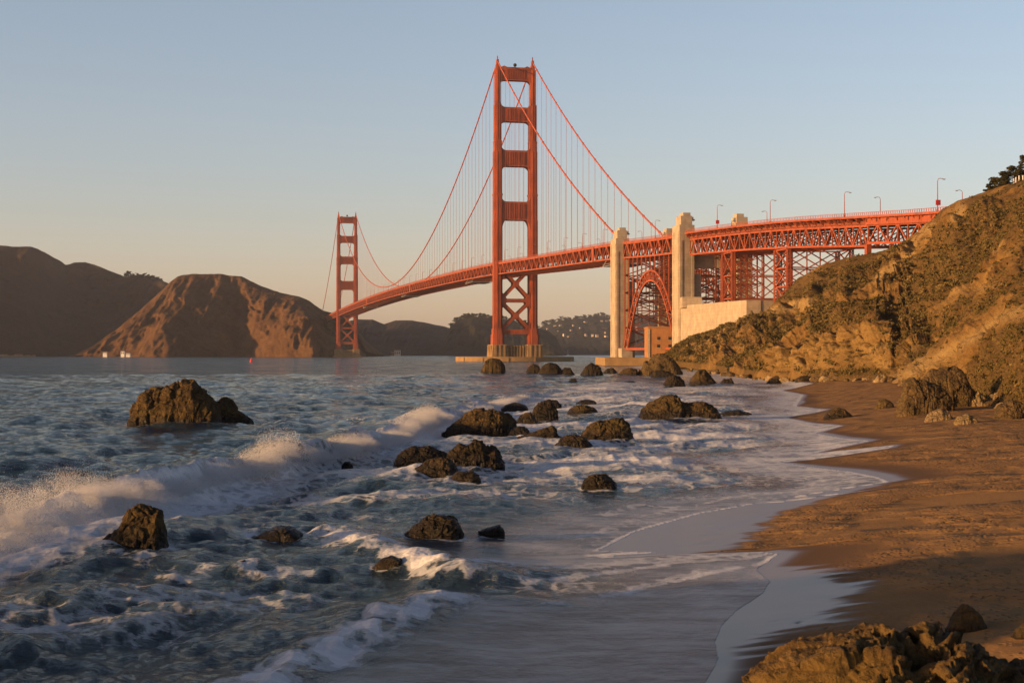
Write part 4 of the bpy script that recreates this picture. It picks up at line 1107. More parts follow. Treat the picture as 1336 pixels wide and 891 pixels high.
# ------------------------------------------------------------------ spray of the breaking wave: tens of thousands of droplets
t = NT('spray_droplets')
df = t.n('ShaderNodeBsdfDiffuse'); df.inputs[0].default_value = (.95, .95, .95, 1); tr = t.n('ShaderNodeBsdfTranslucent'); tr.inputs[0].default_value = (.95, .95, .95, 1)
mx = t.n('ShaderNodeMixShader'); mx.inputs[0].default_value = .45; t.l(df.outputs[0], mx.inputs[1]); t.l(tr.outputs[0], mx.inputs[2]); t.done(mx.outputs[0]); M['spray'] = t.m
def spray():
    rng = np.random.RandomState(5)
    P = []; S = []
    def puff(cx, cy, cz, rx, ry, rz, n, size, power=.6, up=.0):
        n = int(n*1.5); size = size*.78
        d = rng.normal(size=(n,3)); d /= np.linalg.norm(d, axis=1, keepdims=True)
        r = rng.rand(n)**power
        q = d*r[:,None]*np.array([rx, ry, rz]) + np.array([cx, cy, cz])
        if up:                                               # thrown fingers of water
            m = rng.rand(n) < .12; q[m,2] += rng.rand(m.sum())**2*up*(.4+1.2*vnoise(q[m,0]*1.3, q[m,1]*1.3, None, 3))
        keep = (fbm(q[:,0]*1.1, q[:,1]*1.1, q[:,2]*1.1, 3, 77) > .36) & (q[:,2] > .02)
        hi = np.clip(1.1 - .5*(q[keep][:,2]-cz)/max(rz,.1), .28, 1); P.append(q[keep]); S.append(size*(.35+.8*rng.rand(keep.sum())**2)*hi)
    # main burst at left, the long roller, the far crest
    for Y in np.linspace(38, 58, 15):
        xb = np.interp(Y, bwY, bwX); k = sstep(34, 46, Y)
        hh = np.interp(Y, [38,43,46,49,52,55,58], [.6,.9,1.15,1.0,1.2,.9,.6])
        puff(xb+.5+rng.normal()*.4, Y, .8*hh, 1.25, 1.3, 1.0*hh, 9500, .013, .45, 1.1*k*rng.rand()+.3)
        puff(xb+1.6, Y-.3, .3, 1.1, 1.3, .45, 4500, .014, .5)
        puff(xb+.8+rng.normal()*.7, Y+rng.normal()*.6, .9*hh+rng.normal()*.3, .5, .5, .45, 2600, .016, .6)
    for Y in np.linspace(58, 90, 22):
        xb = np.interp(Y, bwY, bwX); a = np.interp(Y, [58,62,66,70,74,76,79,82,85,88,90], [.62,.45,.5,.6,1.05,1.25,.6,.25,.75,.75,.45])*(.85+.3*rng.rand())
        puff(xb+.6+rng.normal()*.2, Y, .75*a+.1, 1.3, 1.6, .95*a, 6500, .021, .5, .5*a)
    for Y in np.linspace(92, 130, 20):
        xb = np.interp(Y, bwY, bwX); a = np.interp(Y, [92,98,104,110,118,122,130], [.4,.5,.6,1.0,1.25,.8,.35])
        puff(xb+.7, Y, .75*a, 1.4, 2.0, .95*a, 5200, .028, .5, .4*a)
    for Y in np.linspace(140, 190, 12):
        xb = np.interp(Y, bwY, bwX); puff(xb+.8, Y, .3, 1.3, 3.5, .5, 2200, .038, .5, .2)
    P = np.concatenate(P); S = np.concatenate(S); n = len(P)
    tet = np.array([[1,1,1],[1,-1,-1],[-1,1,-1],[-1,-1,1]])*.8
    ang = rng.rand(n)*6.28; c, s = np.cos(ang), np.sin(ang)
    T = np.repeat(tet[None], n, 0); x = T[...,0]*c[:,None] - T[...,1]*s[:,None]; y = T[...,0]*s[:,None] + T[...,1]*c[:,None]
    T = np.stack([x, y, T[...,2]], -1)*S[:,None,None] + P[:,None,:]
    q = (np.arange(n)[:,None,None]*4 + np.array([[0,1,2],[0,3,1],[0,2,3],[1,3,2]])[None]).reshape(-1,3)
    me = np_mesh('sea_spray', T.reshape(-1,3), q, False)
    o = link('sea_spray', me, M['spray']); o['kind'] = 'stuff'; print('spray', n)
spray()

# ------------------------------------------------------------------ bluff above the beach
BL = {  # photo column: (row, distance) from the foot up to the skyline
 855: [(471,600),(470,606),(468,612),(466,620),(465,628),(464.5,640)],
 868: [(470,560),(468,570),(466,590),(463.5,605),(462,620),(460.5,640)],
 880: [(471,545),(467,556),(462,575),(457,600),(453,620),(450,650)],
 900: [(473,520),(464,535),(457,565),(450,600),(444,630),(439.5,655)],
 950: [(479,415),(463,440),(450,480),(437,540),(428,590),(423,640)],
 985: [(484,360),(462,385),(445,420),(430,480),(420,540),(411,610)],
 1010: [(488,326),(458,342),(440,380),(425,440),(412,520),(402,600)],
 1018: [(488,318),(456,332),(438,370),(422,430),(406,510),(389,580)],
 1040: [(489,300),(450,318),(430,355),(415,415),(392,500),(364,570)],
 1075: [(490,282),(440,304),(420,335),(402,395),(375,480),(344,545)],
 1105: [(490,268),(432,292),(408,325),(388,385),(362,460),(337,525)],
 1143: [(490,258),(430,282),(400,325),(374,385),(350,450),(329,512)],
 1170: [(494,240),(445,270),(405,320),(370,380),(345,440),(320,500)],
 1190: [(508,170),(478,190),(420,280),(375,355),(340,420),(307,480)],
 1213: [(508,166),(478,184),(425,265),(375,335),(330,400),(289,455)],
 1230: [(508,160),(466,178),(430,230),(375,310),(325,375),(272,435)],
 1250: [(511,156),(454,175),(428,210),(370,290),(315,355),(261,420)],
 1280: [(521,141),(438,160),(415,190),(360,265),(305,335),(252,405)],
 1310: [(533,123),(422,148),(400,180),(345,245),(295,315),(241,390)],
 1336: [(538,117),(406,144),(385,170),(335,230),(285,295),(235,380)],
 1420: [(565,88),(385,122),(360,150),(315,195),(265,255),(208,340)],
 1600: [(620,62),(370,100),(330,125),(285,155),(235,205),(170,280)],
 2000: [(760,38),(340,75),(290,95),(245,120),(190,160),(110,220)],
 2700: [(900,28),(330,60),(270,75),(220,95),(160,125),(70,170)],
}
def bluff():
    ks = sorted(BL); pxs = np.concatenate([np.linspace(855, 1400, 620), np.linspace(1404, 2700, 90)])
    rows = np.concatenate([np.linspace(0, 5, 300)])
    nodes = np.array([[(*hgt, ) for hgt in BL[k]] for k in ks], float)              # K,6,2
    Yn = nodes[...,1]; Zn = CH + (HZ - nodes[...,0])*Yn/F
    Yc = np.stack([np.interp(pxs, ks, Yn[:,j]) for j in range(6)], 0); Zc = np.stack([np.interp(pxs, ks, Zn[:,j]) for j in range(6)], 0)
    # gentle smoothing along the shore so that columns do not show
    idx = np.arange(6)
    Yg = np.stack([np.interp(rows, idx, Yc[:,i]) for i in range(len(pxs))], 1); Zg = np.stack([np.interp(rows, idx, Zc[:,i]) for i in range(len(pxs))], 1)
    # toe dug into the sand, plateau behind the crest
    front = 3; back = 16
    Yf = np.stack([Yg[0]-2.5*(front-k)/front for k in range(front)]); Zf = np.stack([Zg[0]-2.0*(front-k)/front for k in range(front)])
    bk = np.geomspace(2, 140, back); slope = -.05
    Yb = np.stack([Yg[-1]+q for q in bk]); Zb = np.stack([Zg[-1] + .05*q - .0012*q*q - np.clip(np.where(pxs < 1240, .12, 0)*q, 0, 40) for q in bk])
    Ya = np.concatenate([Yf, Yg, Yb]); Za = np.concatenate([Zf, Zg, Zb]); Xa = (pxs[None,:]-CX)*Ya/F
    nv, nu = Ya.shape
    V = np.stack([Xa, Ya, Za], -1)
    du = np.gradient(V, axis=1); dv = np.gradient(V, axis=0); N = np.cross(du, dv); N /= np.linalg.norm(N, axis=-1, keepdims=True)
    T = np.concatenate([np.zeros(front), rows, np.full(back, 5.0)])[:,None]*np.ones((1,nu))
    # gullies run down the slope; strata and lumps everywhere
    sc = np.clip(Ya/250, .35, 1.6)
    bxs = (pxs-CX)*Yg[0]/F; sm_ = np.concatenate([[0], np.cumsum(np.hypot(np.diff(bxs), np.diff(Yg[0]))*.75 + np.abs(np.diff(pxs))*.05)])
    along = pxs[None,:]*np.ones_like(Ya); alm = sm_[None,:]*np.ones_like(Ya)
    wob = (fbm(Xa*.03, Ya*.03, Za*.05, 3, 105)-.5)*34
    g = fbm((alm+wob*.5)*.055, T*.55, None, 5, 101, True)
    g2 = fbm(Xa*.10 + Ya*.03, Ya*.07, Za*.12, 4, 103, True)
    ledge = Za*.22 + (fbm(Xa*.03, Ya*.03, Za*.02, 3, 113)-.5)*5
    lg = (ledge % 1.0); lg = np.where(lg < .8, lg/.8, (1-lg)/.2)*sstep(.45, .62, fbm(Xa*.04, Ya*.04, Za*.08, 3, 115))
    lump = fbm(Xa*.05, Ya*.05, Za*.08, 5, 107) - .5
    fine = fbm(Xa*.3, Ya*.3, Za*.5, 5, 109, True) - .6
    cl1, cl2, cid = worley(Xa*.11, Ya*.11, Za*.16, 111)
    cliff = sstep(0, .3, T)*sstep(1.7, .9, T)*(.15 + .85*sstep(985, 1025, along)*sstep(1185, 1150, along))
    top = sstep(5.0, 4.2, T)
    disp = (g-.55)*4.0*(.35+.65*top)*sc + (g2-.6)*2.0*sc*(.5+cliff) + (lg-.5)*1.6*sc + lump*5.2*sc*(.35+.65*top) + fine*.8*sc + cliff*sc*((cid-.5)*1.2*sstep(0,.2,cl2-cl1) - .6*sstep(.1,0,cl2-cl1))
    disp *= sstep(-.05, .5, T)*(1 - .85*sstep(4.3, 5.0, T))*(.35 + .65*sstep(870, 1040, along)) 
    V = V + N*disp[...,None]
    veg = fbm(V[...,0]*.035, V[...,1]*.035, V[...,2]*.05, 5, 121)
    veg = sstep(.47, .56, veg + .05*sstep(1.2, 4, T) + .10*(g-.5)) * (1 - .85*cliff)
    ppx = CX + F*V[...,0]/V[...,1]; ppy = HZ - F*(V[...,2]-CH)/V[...,1]
    wx = (fbm(V[...,0]*.08, V[...,1]*.08, V[...,2]*.12, 4, 131)-.5)*26; wy = (fbm(V[...,0]*.08+9, V[...,1]*.08, V[...,2]*.12, 4, 133)-.5)*16
    def band(P, w):
        D, _ = seg_dist(ppx+wx, ppy+wy, P); return np.exp(-(np.abs(D)/w)**2)
    fr = (T > 0) & (T < 4.99)
    pale = np.maximum.reduce([band([(1165,502),(1200,478),(1245,452),(1290,424),(1336,402)], 9)*.9, band([(1150,365),(1185,328),(1218,292)], 6)*.8, band([(1005,405),(1030,400),(1058,394)], 6), band([(1248,282),(1258,272)], 7)*.9,
                              band([(1290,330),(1310,315)], 4)*.7, band([(905,455),(960,425)], 5)*.5, band([(1240,380),(1300,372)], 6)*.4])*fr
    dark = np.maximum.reduce([band([(1030,385),(1120,355),(1200,340),(1336,300)], 20)*.8, band([(1180,420),(1260,400),(1336,350)], 16)*.6, band([(1270,282),(1336,262)], 9)*.8, band([(930,440),(1000,412)], 7)*.7, band([(1060,345),(1130,335)], 9)*.7, band([(960,450),(1010,425),(1060,405)], 6)*.6])*fr
    veg = np.clip(np.maximum(veg*.75, dark) - pale, 0, 1)
    me = grid_mesh('bluff', V.reshape(-1,3), nu, nv)
    attr(me, 'pale', pale.ravel())
    attr(me, 'veg', veg.ravel()); attr(me, 'cliff', cliff.ravel())
    o = link('bluff', me, M['bluff']); o['kind'] = 'structure'
    return V, veg, N, T
t = NT('bluff_ground'); p = t.pos()
veg, clf = t.attr('veg'), t.attr('cliff')
n1 = t.noise(p, .06, 7, .65); n2 = t.noise(p, .35, 8, .7); n3 = t.noise(p, 1.6, 6, .7); st = t.noise(t.mapping(p, (.25, .25, 1.6), (.35, .5, 0)), .5, 6, .65)
soil = t.ramp(t.math('ADD', t.math('MULTIPLY', n1, .5), t.math('MULTIPLY', n2, .5)), [(.36, (0.115, 0.062, 0.018)), (.48, (0.195, 0.112, 0.034)), (.58, (0.27, 0.165, 0.052)), (.68, (0.36, 0.235, 0.085))])
rockc = t.ramp(t.math('ADD', t.math('MULTIPLY', st, .6), t.math('MULTIPLY', n3, .4)), [(.35, (0.13, 0.075, 0.024)), (.5, (0.24, 0.15, 0.050)), (.66, (0.35, 0.23, 0.08))])
scr = t.ramp(n3, [(.35, (0.060, 0.040, 0.015)), (.5, (0.11, 0.070, 0.025)), (.68, (0.18, 0.115, 0.040))])
c = t.mix(clf, soil, rockc)
c = t.mix(t.math('MULTIPLY', t.attr('pale'), t.smooth(n2, .3, .6, .5, 1)), c, (0.33, 0.23, 0.095))
vm = t.smooth(t.math('ADD', veg, t.math('MULTIPLY', t.math('SUBTRACT', n2, .5), 1.5)), .25, .75)
c = t.mix(t.math('MULTIPLY', vm, .85), c, scr)
c = t.mix(t.smooth(n3, .60, .72, 0, .5), c, (0.05, 0.032, 0.012))
h = t.math('ADD', t.math('MULTIPLY', n2, 1.0), t.math('ADD', t.math('MULTIPLY', n3, .45), t.math('MULTIPLY', st, .5)))
t.done(t.pbr(c, .95, t.bump(h, 1.0, .9), .1)); M['bluff'] = t.m
BV, BVEG, BN, BT = bluff()
BPX = np.concatenate([np.linspace(855, 1400, 620), np.linspace(1404, 2700, 90)])

# low scrub on the bluff, one mass of leaf tufts
t = NT('scrub_leaves'); oi = t.noise(t.pos(), .35, 3)
t.done(t.pbr(t.ramp(oi, [(.3, (0.062, 0.052, 0.017)), (.5, (0.105, 0.082, 0.026)), (.7, (0.19, 0.128, 0.044))]), .9, None, .1)); M['scrub'] = t.m
def scrub():
    rng = np.random.RandomState(11)
    nv, nu = BVEG.shape
    i = rng.randint(4, nv-2, 200000); j = rng.randint(0, 660, 200000)
    k = rng.rand(200000) < (BVEG[i,j]**1.5*.6 + .015)*(1 - .85*(BT[i,j] > 4.5))
    i, j = i[k][:17000], j[k][:17000]
    c = BV[i,j]; n = len(c)
    size = (.22 + .6*rng.rand(n)**2.2)*np.clip(c[:,1]/240, .6, 1.5)
    L = 16
    d = rng.normal(size=(n,L,3)); d[...,2] = np.abs(d[...,2])*.8; d /= np.linalg.norm(d, axis=-1, keepdims=True)
    ctr = c[:,None,:] + d*(size[:,None]*(.35+.65*rng.rand(n,L)))[...,None]*np.array([1.25,1.25,.75])
    a = rng.normal(size=(n,L,3)); a /= np.linalg.norm(a, axis=-1, keepdims=True); b = np.cross(a, d); b /= np.linalg.norm(b, axis=-1, keepdims=True)+1e-6
    ls = (size[:,None]*.30)[...,None]
    Q = np.stack([ctr - a*ls, ctr + b*ls*.8, ctr + a*ls, ctr - b*ls*.8], 2).reshape(-1,3)
    me = np_mesh('scrub', Q, np.arange(len(Q)).reshape(-1,4), False)
    o = link('scrub', me, M['scrub']); o['kind'] = 'stuff'
scrub()

# fallen stones along the foot of the bluff
def stones():
    rng = np.random.RandomState(23); protos = []
    ico = None
    for s in range(5):
        import bmesh
        bm = bmesh.new(); bmesh.ops.create_icosphere(bm, subdivisions=3, radius=1)
        P = np.array([v.co[:] for v in bm.verts])
        for _ in range(7):
            n = rng.normal(size=3); n /= np.linalg.norm(n); o = .45+.3*rng.rand(); P -= np.maximum(P@n - o, 0)[:,None]*n*.92
        P *= np.array([1, .8+.3*rng.rand(), .55+.35*rng.rand()]); r = 1 + .18*(fbm(P[:,0]*2+s, P[:,1]*2, P[:,2]*2, 3, s) - .5)*2; P *= r[:,None]
        for v, q in zip(bm.verts, P): v.co = q
        me = bpy.data.meshes.new('fallen_stone'); bm.to_mesh(me); bm.free(); me.materials.append(M['palerock' if s % 2 else 'boulder']); protos.append(me)
    n = 0
    for _ in range(400):
        if n >= 210: break
        px = rng.uniform(900, 1330) if rng.rand() < .6 else rng.uniform(1150, 1335); 
        ks = sorted(BL); pyb = np.interp(px, ks, [BL[k][0][0] for k in ks]); Yb = np.interp(px, ks, [BL[k][0][1] for k in ks])
        Y = Yb + rng.normal(-5.5, 3.0)*Yb/200 + (0 if rng.rand() < .7 else rng.uniform(-6, 0)*Yb/200)
        jj = int(np.argmin(np.abs(BPX - px))); tz = BV[2:60,jj]; okz = np.abs(tz[:,2] - sand_z(tz[:,0], tz[:,1])) < .7
        if okz.any(): Y = float(tz[okz,1].min()) - (abs(rng.normal(0, 1.0)) + .1)*Yb/70
        X = (px-CX)*Y/F
        z = float(sand_z(np.array([X]), np.array([Y]))[0])
        sz = (.15+.75*rng.rand()**2.6)*np.clip(Yb/170, .6, 2.2)
        o = bpy.data.objects.new('fallen_stone', protos[rng.randint(5)]); C.objects.link(o)
        o.location = (X, Y, z + sz*.18); o.scale = (sz*(.8+.6*rng.rand()), sz, sz*(.7+.4*rng.rand())); o.rotation_euler = (rng.normal()*.25, rng.normal()*.25, rng.rand()*6.28)
        tag(o, 'small fallen stone in the rubble line between sand and bluff', 'stone', 'fallen stones along the foot of the bluff')
        n += 1
stones()
# ------------------------------------------------------------------ far hills
def hill(name, ol, Yf, Yr, mat, seed, yoff=None, zamp=.06, ramp_=70, rows=70, step=1.6, shape=.85, kind='structure', backlen=700):
    px = np.arange(ol[0][0], ol[-1][0]+.1, step if ol[-1][0]-ol[0][0] < 900 else 5); n = len(px)
    py = np.interp(px, [p[0] for p in ol], [p[1] for p in ol])
    yf = np.interp(px, [p[0] for p in Yf], [p[1] for p in Yf]) if isinstance(Yf, list) else np.full(n, float(Yf))
    yr = np.interp(px, [p[0] for p in Yr], [p[1] for p in Yr]) if isinstance(Yr, list) else np.full(n, float(Yr))
    zr = CH + (HZ-py)*yr/F
    zr = zr + (fbm(px*.09, px*0, None, 3, seed)-.5)*.016*zr.max()
    t = np.linspace(0, 1, rows)[:,None]
    Y = yf[None] + (yr-yf)[None]*t
    Z = -1.5 + (zr[None]+1.5)*(1-(1-t)**1.15)**shape
    X = (px[None]-CX)*Y/F
    if yoff is not None: 
        w = np.interp(px, [p[0] for p in yoff], [p[1] for p in yoff])[None]*np.sin(np.pi*np.clip(t*.75+.25, 0, 1))
        pw_ = px[None] + (fbm(px[None]*.03 + t*0, t*4, None, 4, seed+11)-.5)*46 + (t-.5)*26
        w = np.interp(pw_, [p[0] for p in yoff], [p[1] for p in yoff])*np.sin(np.pi*np.clip(t*.75+.25, 0, 1))
        Y = Y + w; X = (px[None]-CX)*Y/F
    s = 1/ramp_
    g = fbm(X*s*1.6, Z*s*.5, None, 5, seed+3, True); gf = fbm(X*s*7, Z*s*2.2, None, 4, seed+13, True); l = fbm(X*s*.6, Y*s*.6, None, 4, seed+5)
    en = np.sin(np.pi*np.clip(t, .0, 1))**.6
    Y = Y - ((g-.5)*ramp_*1.1 + (gf-.6)*ramp_*.35 + (l-.5)*ramp_*2.0)*en
    Z = Z + ((fbm(X*s*3, Y*s*3, None, 4, seed+7)-.5)*zamp*zr[None])*en
    Yb = np.stack([yr + q for q in np.linspace(backlen*.12, backlen, 8)]); Zb = np.stack([zr*(1-f)**1.3 - 2*f for f in np.linspace(.06, 1, 8)]); Xb = (px[None]-CX)*yr[None]/F*np.ones((8,1))
    V = np.stack([np.concatenate([X, Xb]), np.concatenate([Y, Yb]), np.concatenate([Z, Zb])], -1)
    me = grid_mesh(name, V.reshape(-1,3), n, rows+8)
    o = link(name, me, mat); o['kind'] = kind
    return V
def mat_hill(name, a, b, c, sc):
    t = NT(name); p = t.pos(); n1 = t.noise(p, sc, 7, .65); n2 = t.noise(p, sc*7, 6, .7)
    col = t.ramp(t.math('ADD', t.math('MULTIPLY', n1, .6), t.math('MULTIPLY', n2, .4)), [(.38, a), (.5, b), (.64, c)])
    return t.done(t.pbr(col, .95, t.bump(t.math('ADD', n1, t.math('MULTIPLY', n2, .25)), 14, .8), .05))
M['dry'] = mat_hill('dry_grass_headland', (0.055, 0.028, 0.013), (0.105, 0.055, 0.024), (0.15, 0.085, 0.038), .016)
M['darkhill'] = mat_hill('chaparral_hill', (0.022, 0.017, 0.012), (0.042, 0.029, 0.018), (0.065, 0.042, 0.024), .010)
M['wood'] = mat_hill('wooded_hill', (0.014, 0.015, 0.009), (0.024, 0.023, 0.013), (0.042, 0.036, 0.020), .02)
M['shady'] = mat_hill('shaded_western_hill', (0.026, 0.019, 0.014), (0.040, 0.028, 0.020), (0.058, 0.040, 0.028), .012)  # western hill's shade put into a darker, cooler copy of the headland colours
hill('western_hill', [(-260,330),(-120,320),(0,321),(20,322.5),(42,322),(52,326),(64,332),(86,345.5),(98,343),(111,342),(122,345),(135,350.5),(150,356),(162,360.5),(185,361),(205,365),(215,368),(240,380),(270,400),(300,440)],
     [(-260,2600),(0,2800),(150,2900),(300,3000)], [(-260,3500),(42,3500),(86,3800),(111,3900),(215,3500),(300,3300)], M['shady'], 401, [(-260,-200),(-60,-100),(60,150),(300,200)])
hill('headland_hill', [(-1500,330),(-1250,225),(-1000,205),(-800,215),(-600,240),(-420,300),(-300,380),(-230,440)], [(-1500,2100),(-230,2330)], 2650, M['dry'], 411, None, step=4)
hill('lime_headland', [(96,464),(120,452),(150,431),(180,407),(205,385),(222,368),(232,361),(240,358.5),(249,357.5),(286,357.5),(300,359),(315,360.5),(325,366),(337,372),(357,379),(372,383),(391,387),(404,393),(412,399),(421,405.5),(434,408.5),(446,413),(458,424),(468,440),(478,463)],
     [(96,2560),(215,2470),(330,2500),(400,2440),(478,2480)], [(96,2700),(240,2850),(330,2850),(404,2720),(478,2620)], M['dry'], 421,
     [(96,40),(150,0),(205,-50),(222,-20),(300,130),(318,110),(335,-10),(365,-90),(395,-140),(425,0),(478,80)], .05, 48)
hill('middle_hill', [(430,432),(450,420),(468,416.5),(486,417),(501,423),(510,420),(516,418),(538,418),(560,422),(580,426),(600,432),(660,436),(720,444),(740,462)], 4000, 4700, M['darkhill'], 431, None, .06, 110)
hill('wooded_knoll', [(572,462),(580,440),(588,426),(597,418.5),(606,415),(617,413),(630,413.5),(642,415),(665,418),(690,424),(703,428),(716,432),(726,440),(735,463)], 3700, 4050, M['wood'], 441, None, .05, 70)
FV = hill('far_hillside', [(690,440),(705,427),(711,424),(728,419),(740,417.5),(753,415.5),(764,415),(775,413),(797,414),(830,412),(870,410),(910,416),(960,430),(1010,462)], 5000, 6200, M['wood'], 451, None, .08, 120)
hill('far_ridge', [(440,463),(470,455),(560,452),(660,450),(760,452),(860,455),(940,463)], 4800, 5050, M['wood'], 461, None, .08, 120)

# ------------------------------------------------------------------ trees
t = NT('tree_leaves'); n = t.noise(t.pos(), .5, 4)
t.done(t.pbr(t.ramp(n, [(.3, (0.018, 0.020, 0.007)), (.5, (0.04, 0.04, 0.012)), (.7, (0.075, 0.065, 0.020))]), .9, None, .1)); M['leaf'] = t.m
M['bark'] = mat_flat('bark', (0.07, 0.05, 0.035), .95)
def tree(x, y, z, h, w, seed, label, group=None, lean=.0, leaves=2600, conifer=False, name='cypress_tree', ls=.32):
    rng = np.random.RandomState(seed); root = empty(name, (x, y, z)); tag(root, label, 'tree', group)
    b = MB(); pts = [(lean*h*f*f, 0, h*f*.9) for f in (0, .25, .5, .75, 1)]
    b.tube(pts, [.045*h*(1-.85*f) + .03 for f in (0, .25, .5, .75, 1)], 7)
    clumps = []
    nl = 11 if not conifer else 16
    for k in range(nl):
        f = .25 + .72*k/(nl-1); a = rng.rand()*6.28; reach = w*(.75*(1-f)**.6 + .18 if conifer else (.35+.45*math.sin(math.pi*min(1, f))))*(.6+.6*rng.rand())
        p0 = Vector((lean*h*f*f, 0, h*f*.88)); p1 = p0 + Vector((math.cos(a)*reach + lean*w*.4, math.sin(a)*reach, h*(.04+.06*rng.rand())))
        b.tube([p0, (p0+p1)/2 + Vector((0,0,.02*h)), p1], [.014*h, .010*h, .004*h], 5)
        for q in range(3):
            pp = p0.lerp(p1, .45+.3*q); clumps.append((pp, (.16+.12*rng.rand())*w*(1.0-.35*f)))
    b.build('trunk', M['bark'], root)
    n = leaves; ci = rng.randint(0, len(clumps), n)
    cc = np.array([clumps[i][0][:] for i in ci]); cr = np.array([clumps[i][1] for i in ci])
    d = rng.normal(size=(n,3)); d /= np.linalg.norm(d, axis=1, keepdims=True)
    ctr = cc + d*(cr*(.3+.75*rng.rand(n)**.5))[:,None]*np.array([1.2,1.2,.85])
    a = rng.normal(size=(n,3)); a[:,2] *= .4; a /= np.linalg.norm(a, axis=1, keepdims=True); c = np.cross(a, rng.normal(size=(n,3))); c /= np.linalg.norm(c, axis=1, keepdims=True)
    l = (ls*(.6+.8*rng.rand(n)))[:,None]
    Q = np.stack([ctr-a*l, ctr+c*l*.5, ctr+a*l, ctr-c*l*.5], 1).reshape(-1,3)
    link('crown', np_mesh('crown', Q, np.arange(len(Q)).reshape(-1,4), False), M['leaf'], root)
def on_bluff(px, Y):
    """height of the bluff near a photo column at a distance"""
    X = (px-CX)*Y/F; d2 = (BV[...,0]-X)**2 + (BV[...,1]-Y)**2; i = np.unravel_index(np.argmin(d2), d2.shape); return X, float(BV[i][2])
for px, Y, h, w, sd, ln, lab in ((1290,402,2.4,1.8,1,.12,'small wind bent tree standing apart at the crest, leftmost of the row'),
        (1303,405,4.0,3.6,2,.10,'rounded dark tree second along the bluff crest'),
        (1313,402,5.0,4.4,3,.12,'broad dark tree third along the bluff crest'),
        (1325,400,6.6,4.2,4,.05,'taller dark tree fourth along the bluff crest'),
        (1336,398,8.6,4.4,5,.03,'tallest crest tree cut by the right edge'),
        (1352,398,9.5,5.0,6,.03,'tall crest tree just beyond the right edge')):
    X, z = on_bluff(px, Y); tree(X, Y, z-.4, h, w, sd, lab, 'trees on the bluff crest', ln, 3600, ls=.22)
for px, Y in ((1322.5,383),(1325.3,383),(1329.5,382),(1334.5,381),(1339,380)):
    X, z = on_bluff(px, Y); b = MB(); b.box((0,0,.55), (.22,.22,1.5)); b.box((0,0,1.33), (.28,.28,.1)); o = b.build('fence_post', M['white']); o.location = (X, Y, z)
    tag(o, 'short white post on the grass below the crest trees', 'post', 'white posts on the bluff')
# trees along the saddle left of the headland
rng = random.Random(4)
for i in range(16):
    px = 166 + i*2.9 + rng.uniform(-1,1); Y = 3560; py = np.interp(px, [160,185,205,218], [361,361.5,365.5,369.5]); X = (px-CX)*Y/F
    h = rng.uniform(9, 15) if i > 1 else 18
    tree(X, Y, CH+(HZ-py)*Y/F-4, h, h*.55, 50+i, 'far dark tree on the saddle between the two western hills', 'trees on the western saddle', 0, 260, name='ridge_tree', ls=1.6)
for i in range(26):
    px = 590 + i*4.4 + rng.uniform(-1.5,1.5); Y = 4040; py = np.interp(px, [588,597,606,617,630,642,665,690,703], [426,418.5,415,413,413.5,415,418,424,428]); X = (px-CX)*Y/F
    h = rng.uniform(12, 19)
    tree(X, Y, CH+(HZ-py)*Y/F-6, h, h*.75, 90+i, 'far dark tree on the wooded knoll behind the near tower', 'trees on the wooded knoll', 0, 240, name='ridge_tree', ls=2.2)
for i in range(24):
    px = 708 + i*5.2 + rng.uniform(-2,2); Y = 6150; py = np.interp(px, [705,711,728,740,753,764,775,797,830], [427,424,419,417.5,415.5,415,413,414,412]); X = (px-CX)*Y/F
    h = rng.uniform(16, 26)
    tree(X, Y, CH+(HZ-py)*Y/F-7, h, h*.8, 130+i, 'far tree on the skyline of the hillside with houses', 'trees on the far hillside', 0, 220, name='ridge_tree', ls=3.0)

# ------------------------------------------------------------------ houses and shore buildings across the water
def house(px, py, Y, w, d, h, label, group, cat='house', name='hillside_house', mat='beige', rz=0.0):
    X = (px-CX)*Y/F; root = empty(name, (X, Y, CH+(HZ-py)*Y/F), rz); tag(root, label, cat, group)
    b = MB(); b.box((0,0,h/2-3), (w,d,h+6)); b.build('wall', M[mat], root)
    b = MB(); e = .8; b.prism_x([(-d/2-e,h),(d/2+e,h),(0,h+d*.28)], -w/2-e, w/2+e); b.build('roof', M['roof'], root)
    b = MB()
    n = max(2, int(w/5))
    for k in range(n): b.box((-w/2+(k+.5)*w/n, -d/2-.05, h*.55), (w/n*.45, .3, h*.4))
    b.build('window', M['dark'], root)
fd2 = lambda px, py: FV.reshape(-1,3)[np.argmin((CX+F*FV[...,0]/FV[...,1]-px).ravel()**2 + (HZ-F*(FV[...,2]-CH)/FV[...,1]-py).ravel()**2)]
hp = [(724,425,20),(731,424.5,16),(764,421,24),(785,418.5,16),(792,419,20),(796,418,12),(782,427,14),(736,436.5,16),(754,435.5,22),(764.5,436,14),(773,437,16),(779,438,18),(791,438.5,22),(789.5,433.5,10),(745,431.5,14),(728,432,10),
      (714,429,12),(748,425,12),(771,430,10),(757,428,11),(741,440,12),(800,436,16),(806,430,14),(830,428,18),(842,434,14)]
for i, (px, py, w) in enumerate(hp):
    q = fd2(px, py); Y = float(q[1]) - 14
    house(px, py+1.2, Y, w*.55, w*.45, 4 + (i % 3)*1.3, 'tiny pale house catching the low sun on the far hillside', 'houses on the far hillside', mat='beige', rz=.25+.2*((i*7) % 5 - 2))
house(518.5, 464.0, 3650, 15, 12, 12, 'pale blocky harbour building on the far shore right of the far tower', None, 'building', 'shore_building', 'beige')
house(512.5, 464.2, 3670, 9, 9, 8, 'brown low hut beside the pale harbour building', None, 'building', 'shore_building', 'brick')
house(160.5, 463.2, 2470, 6, 6, 6, 'white lighthouse keeper building under the headland', None, 'building', 'shore_building', 'white')
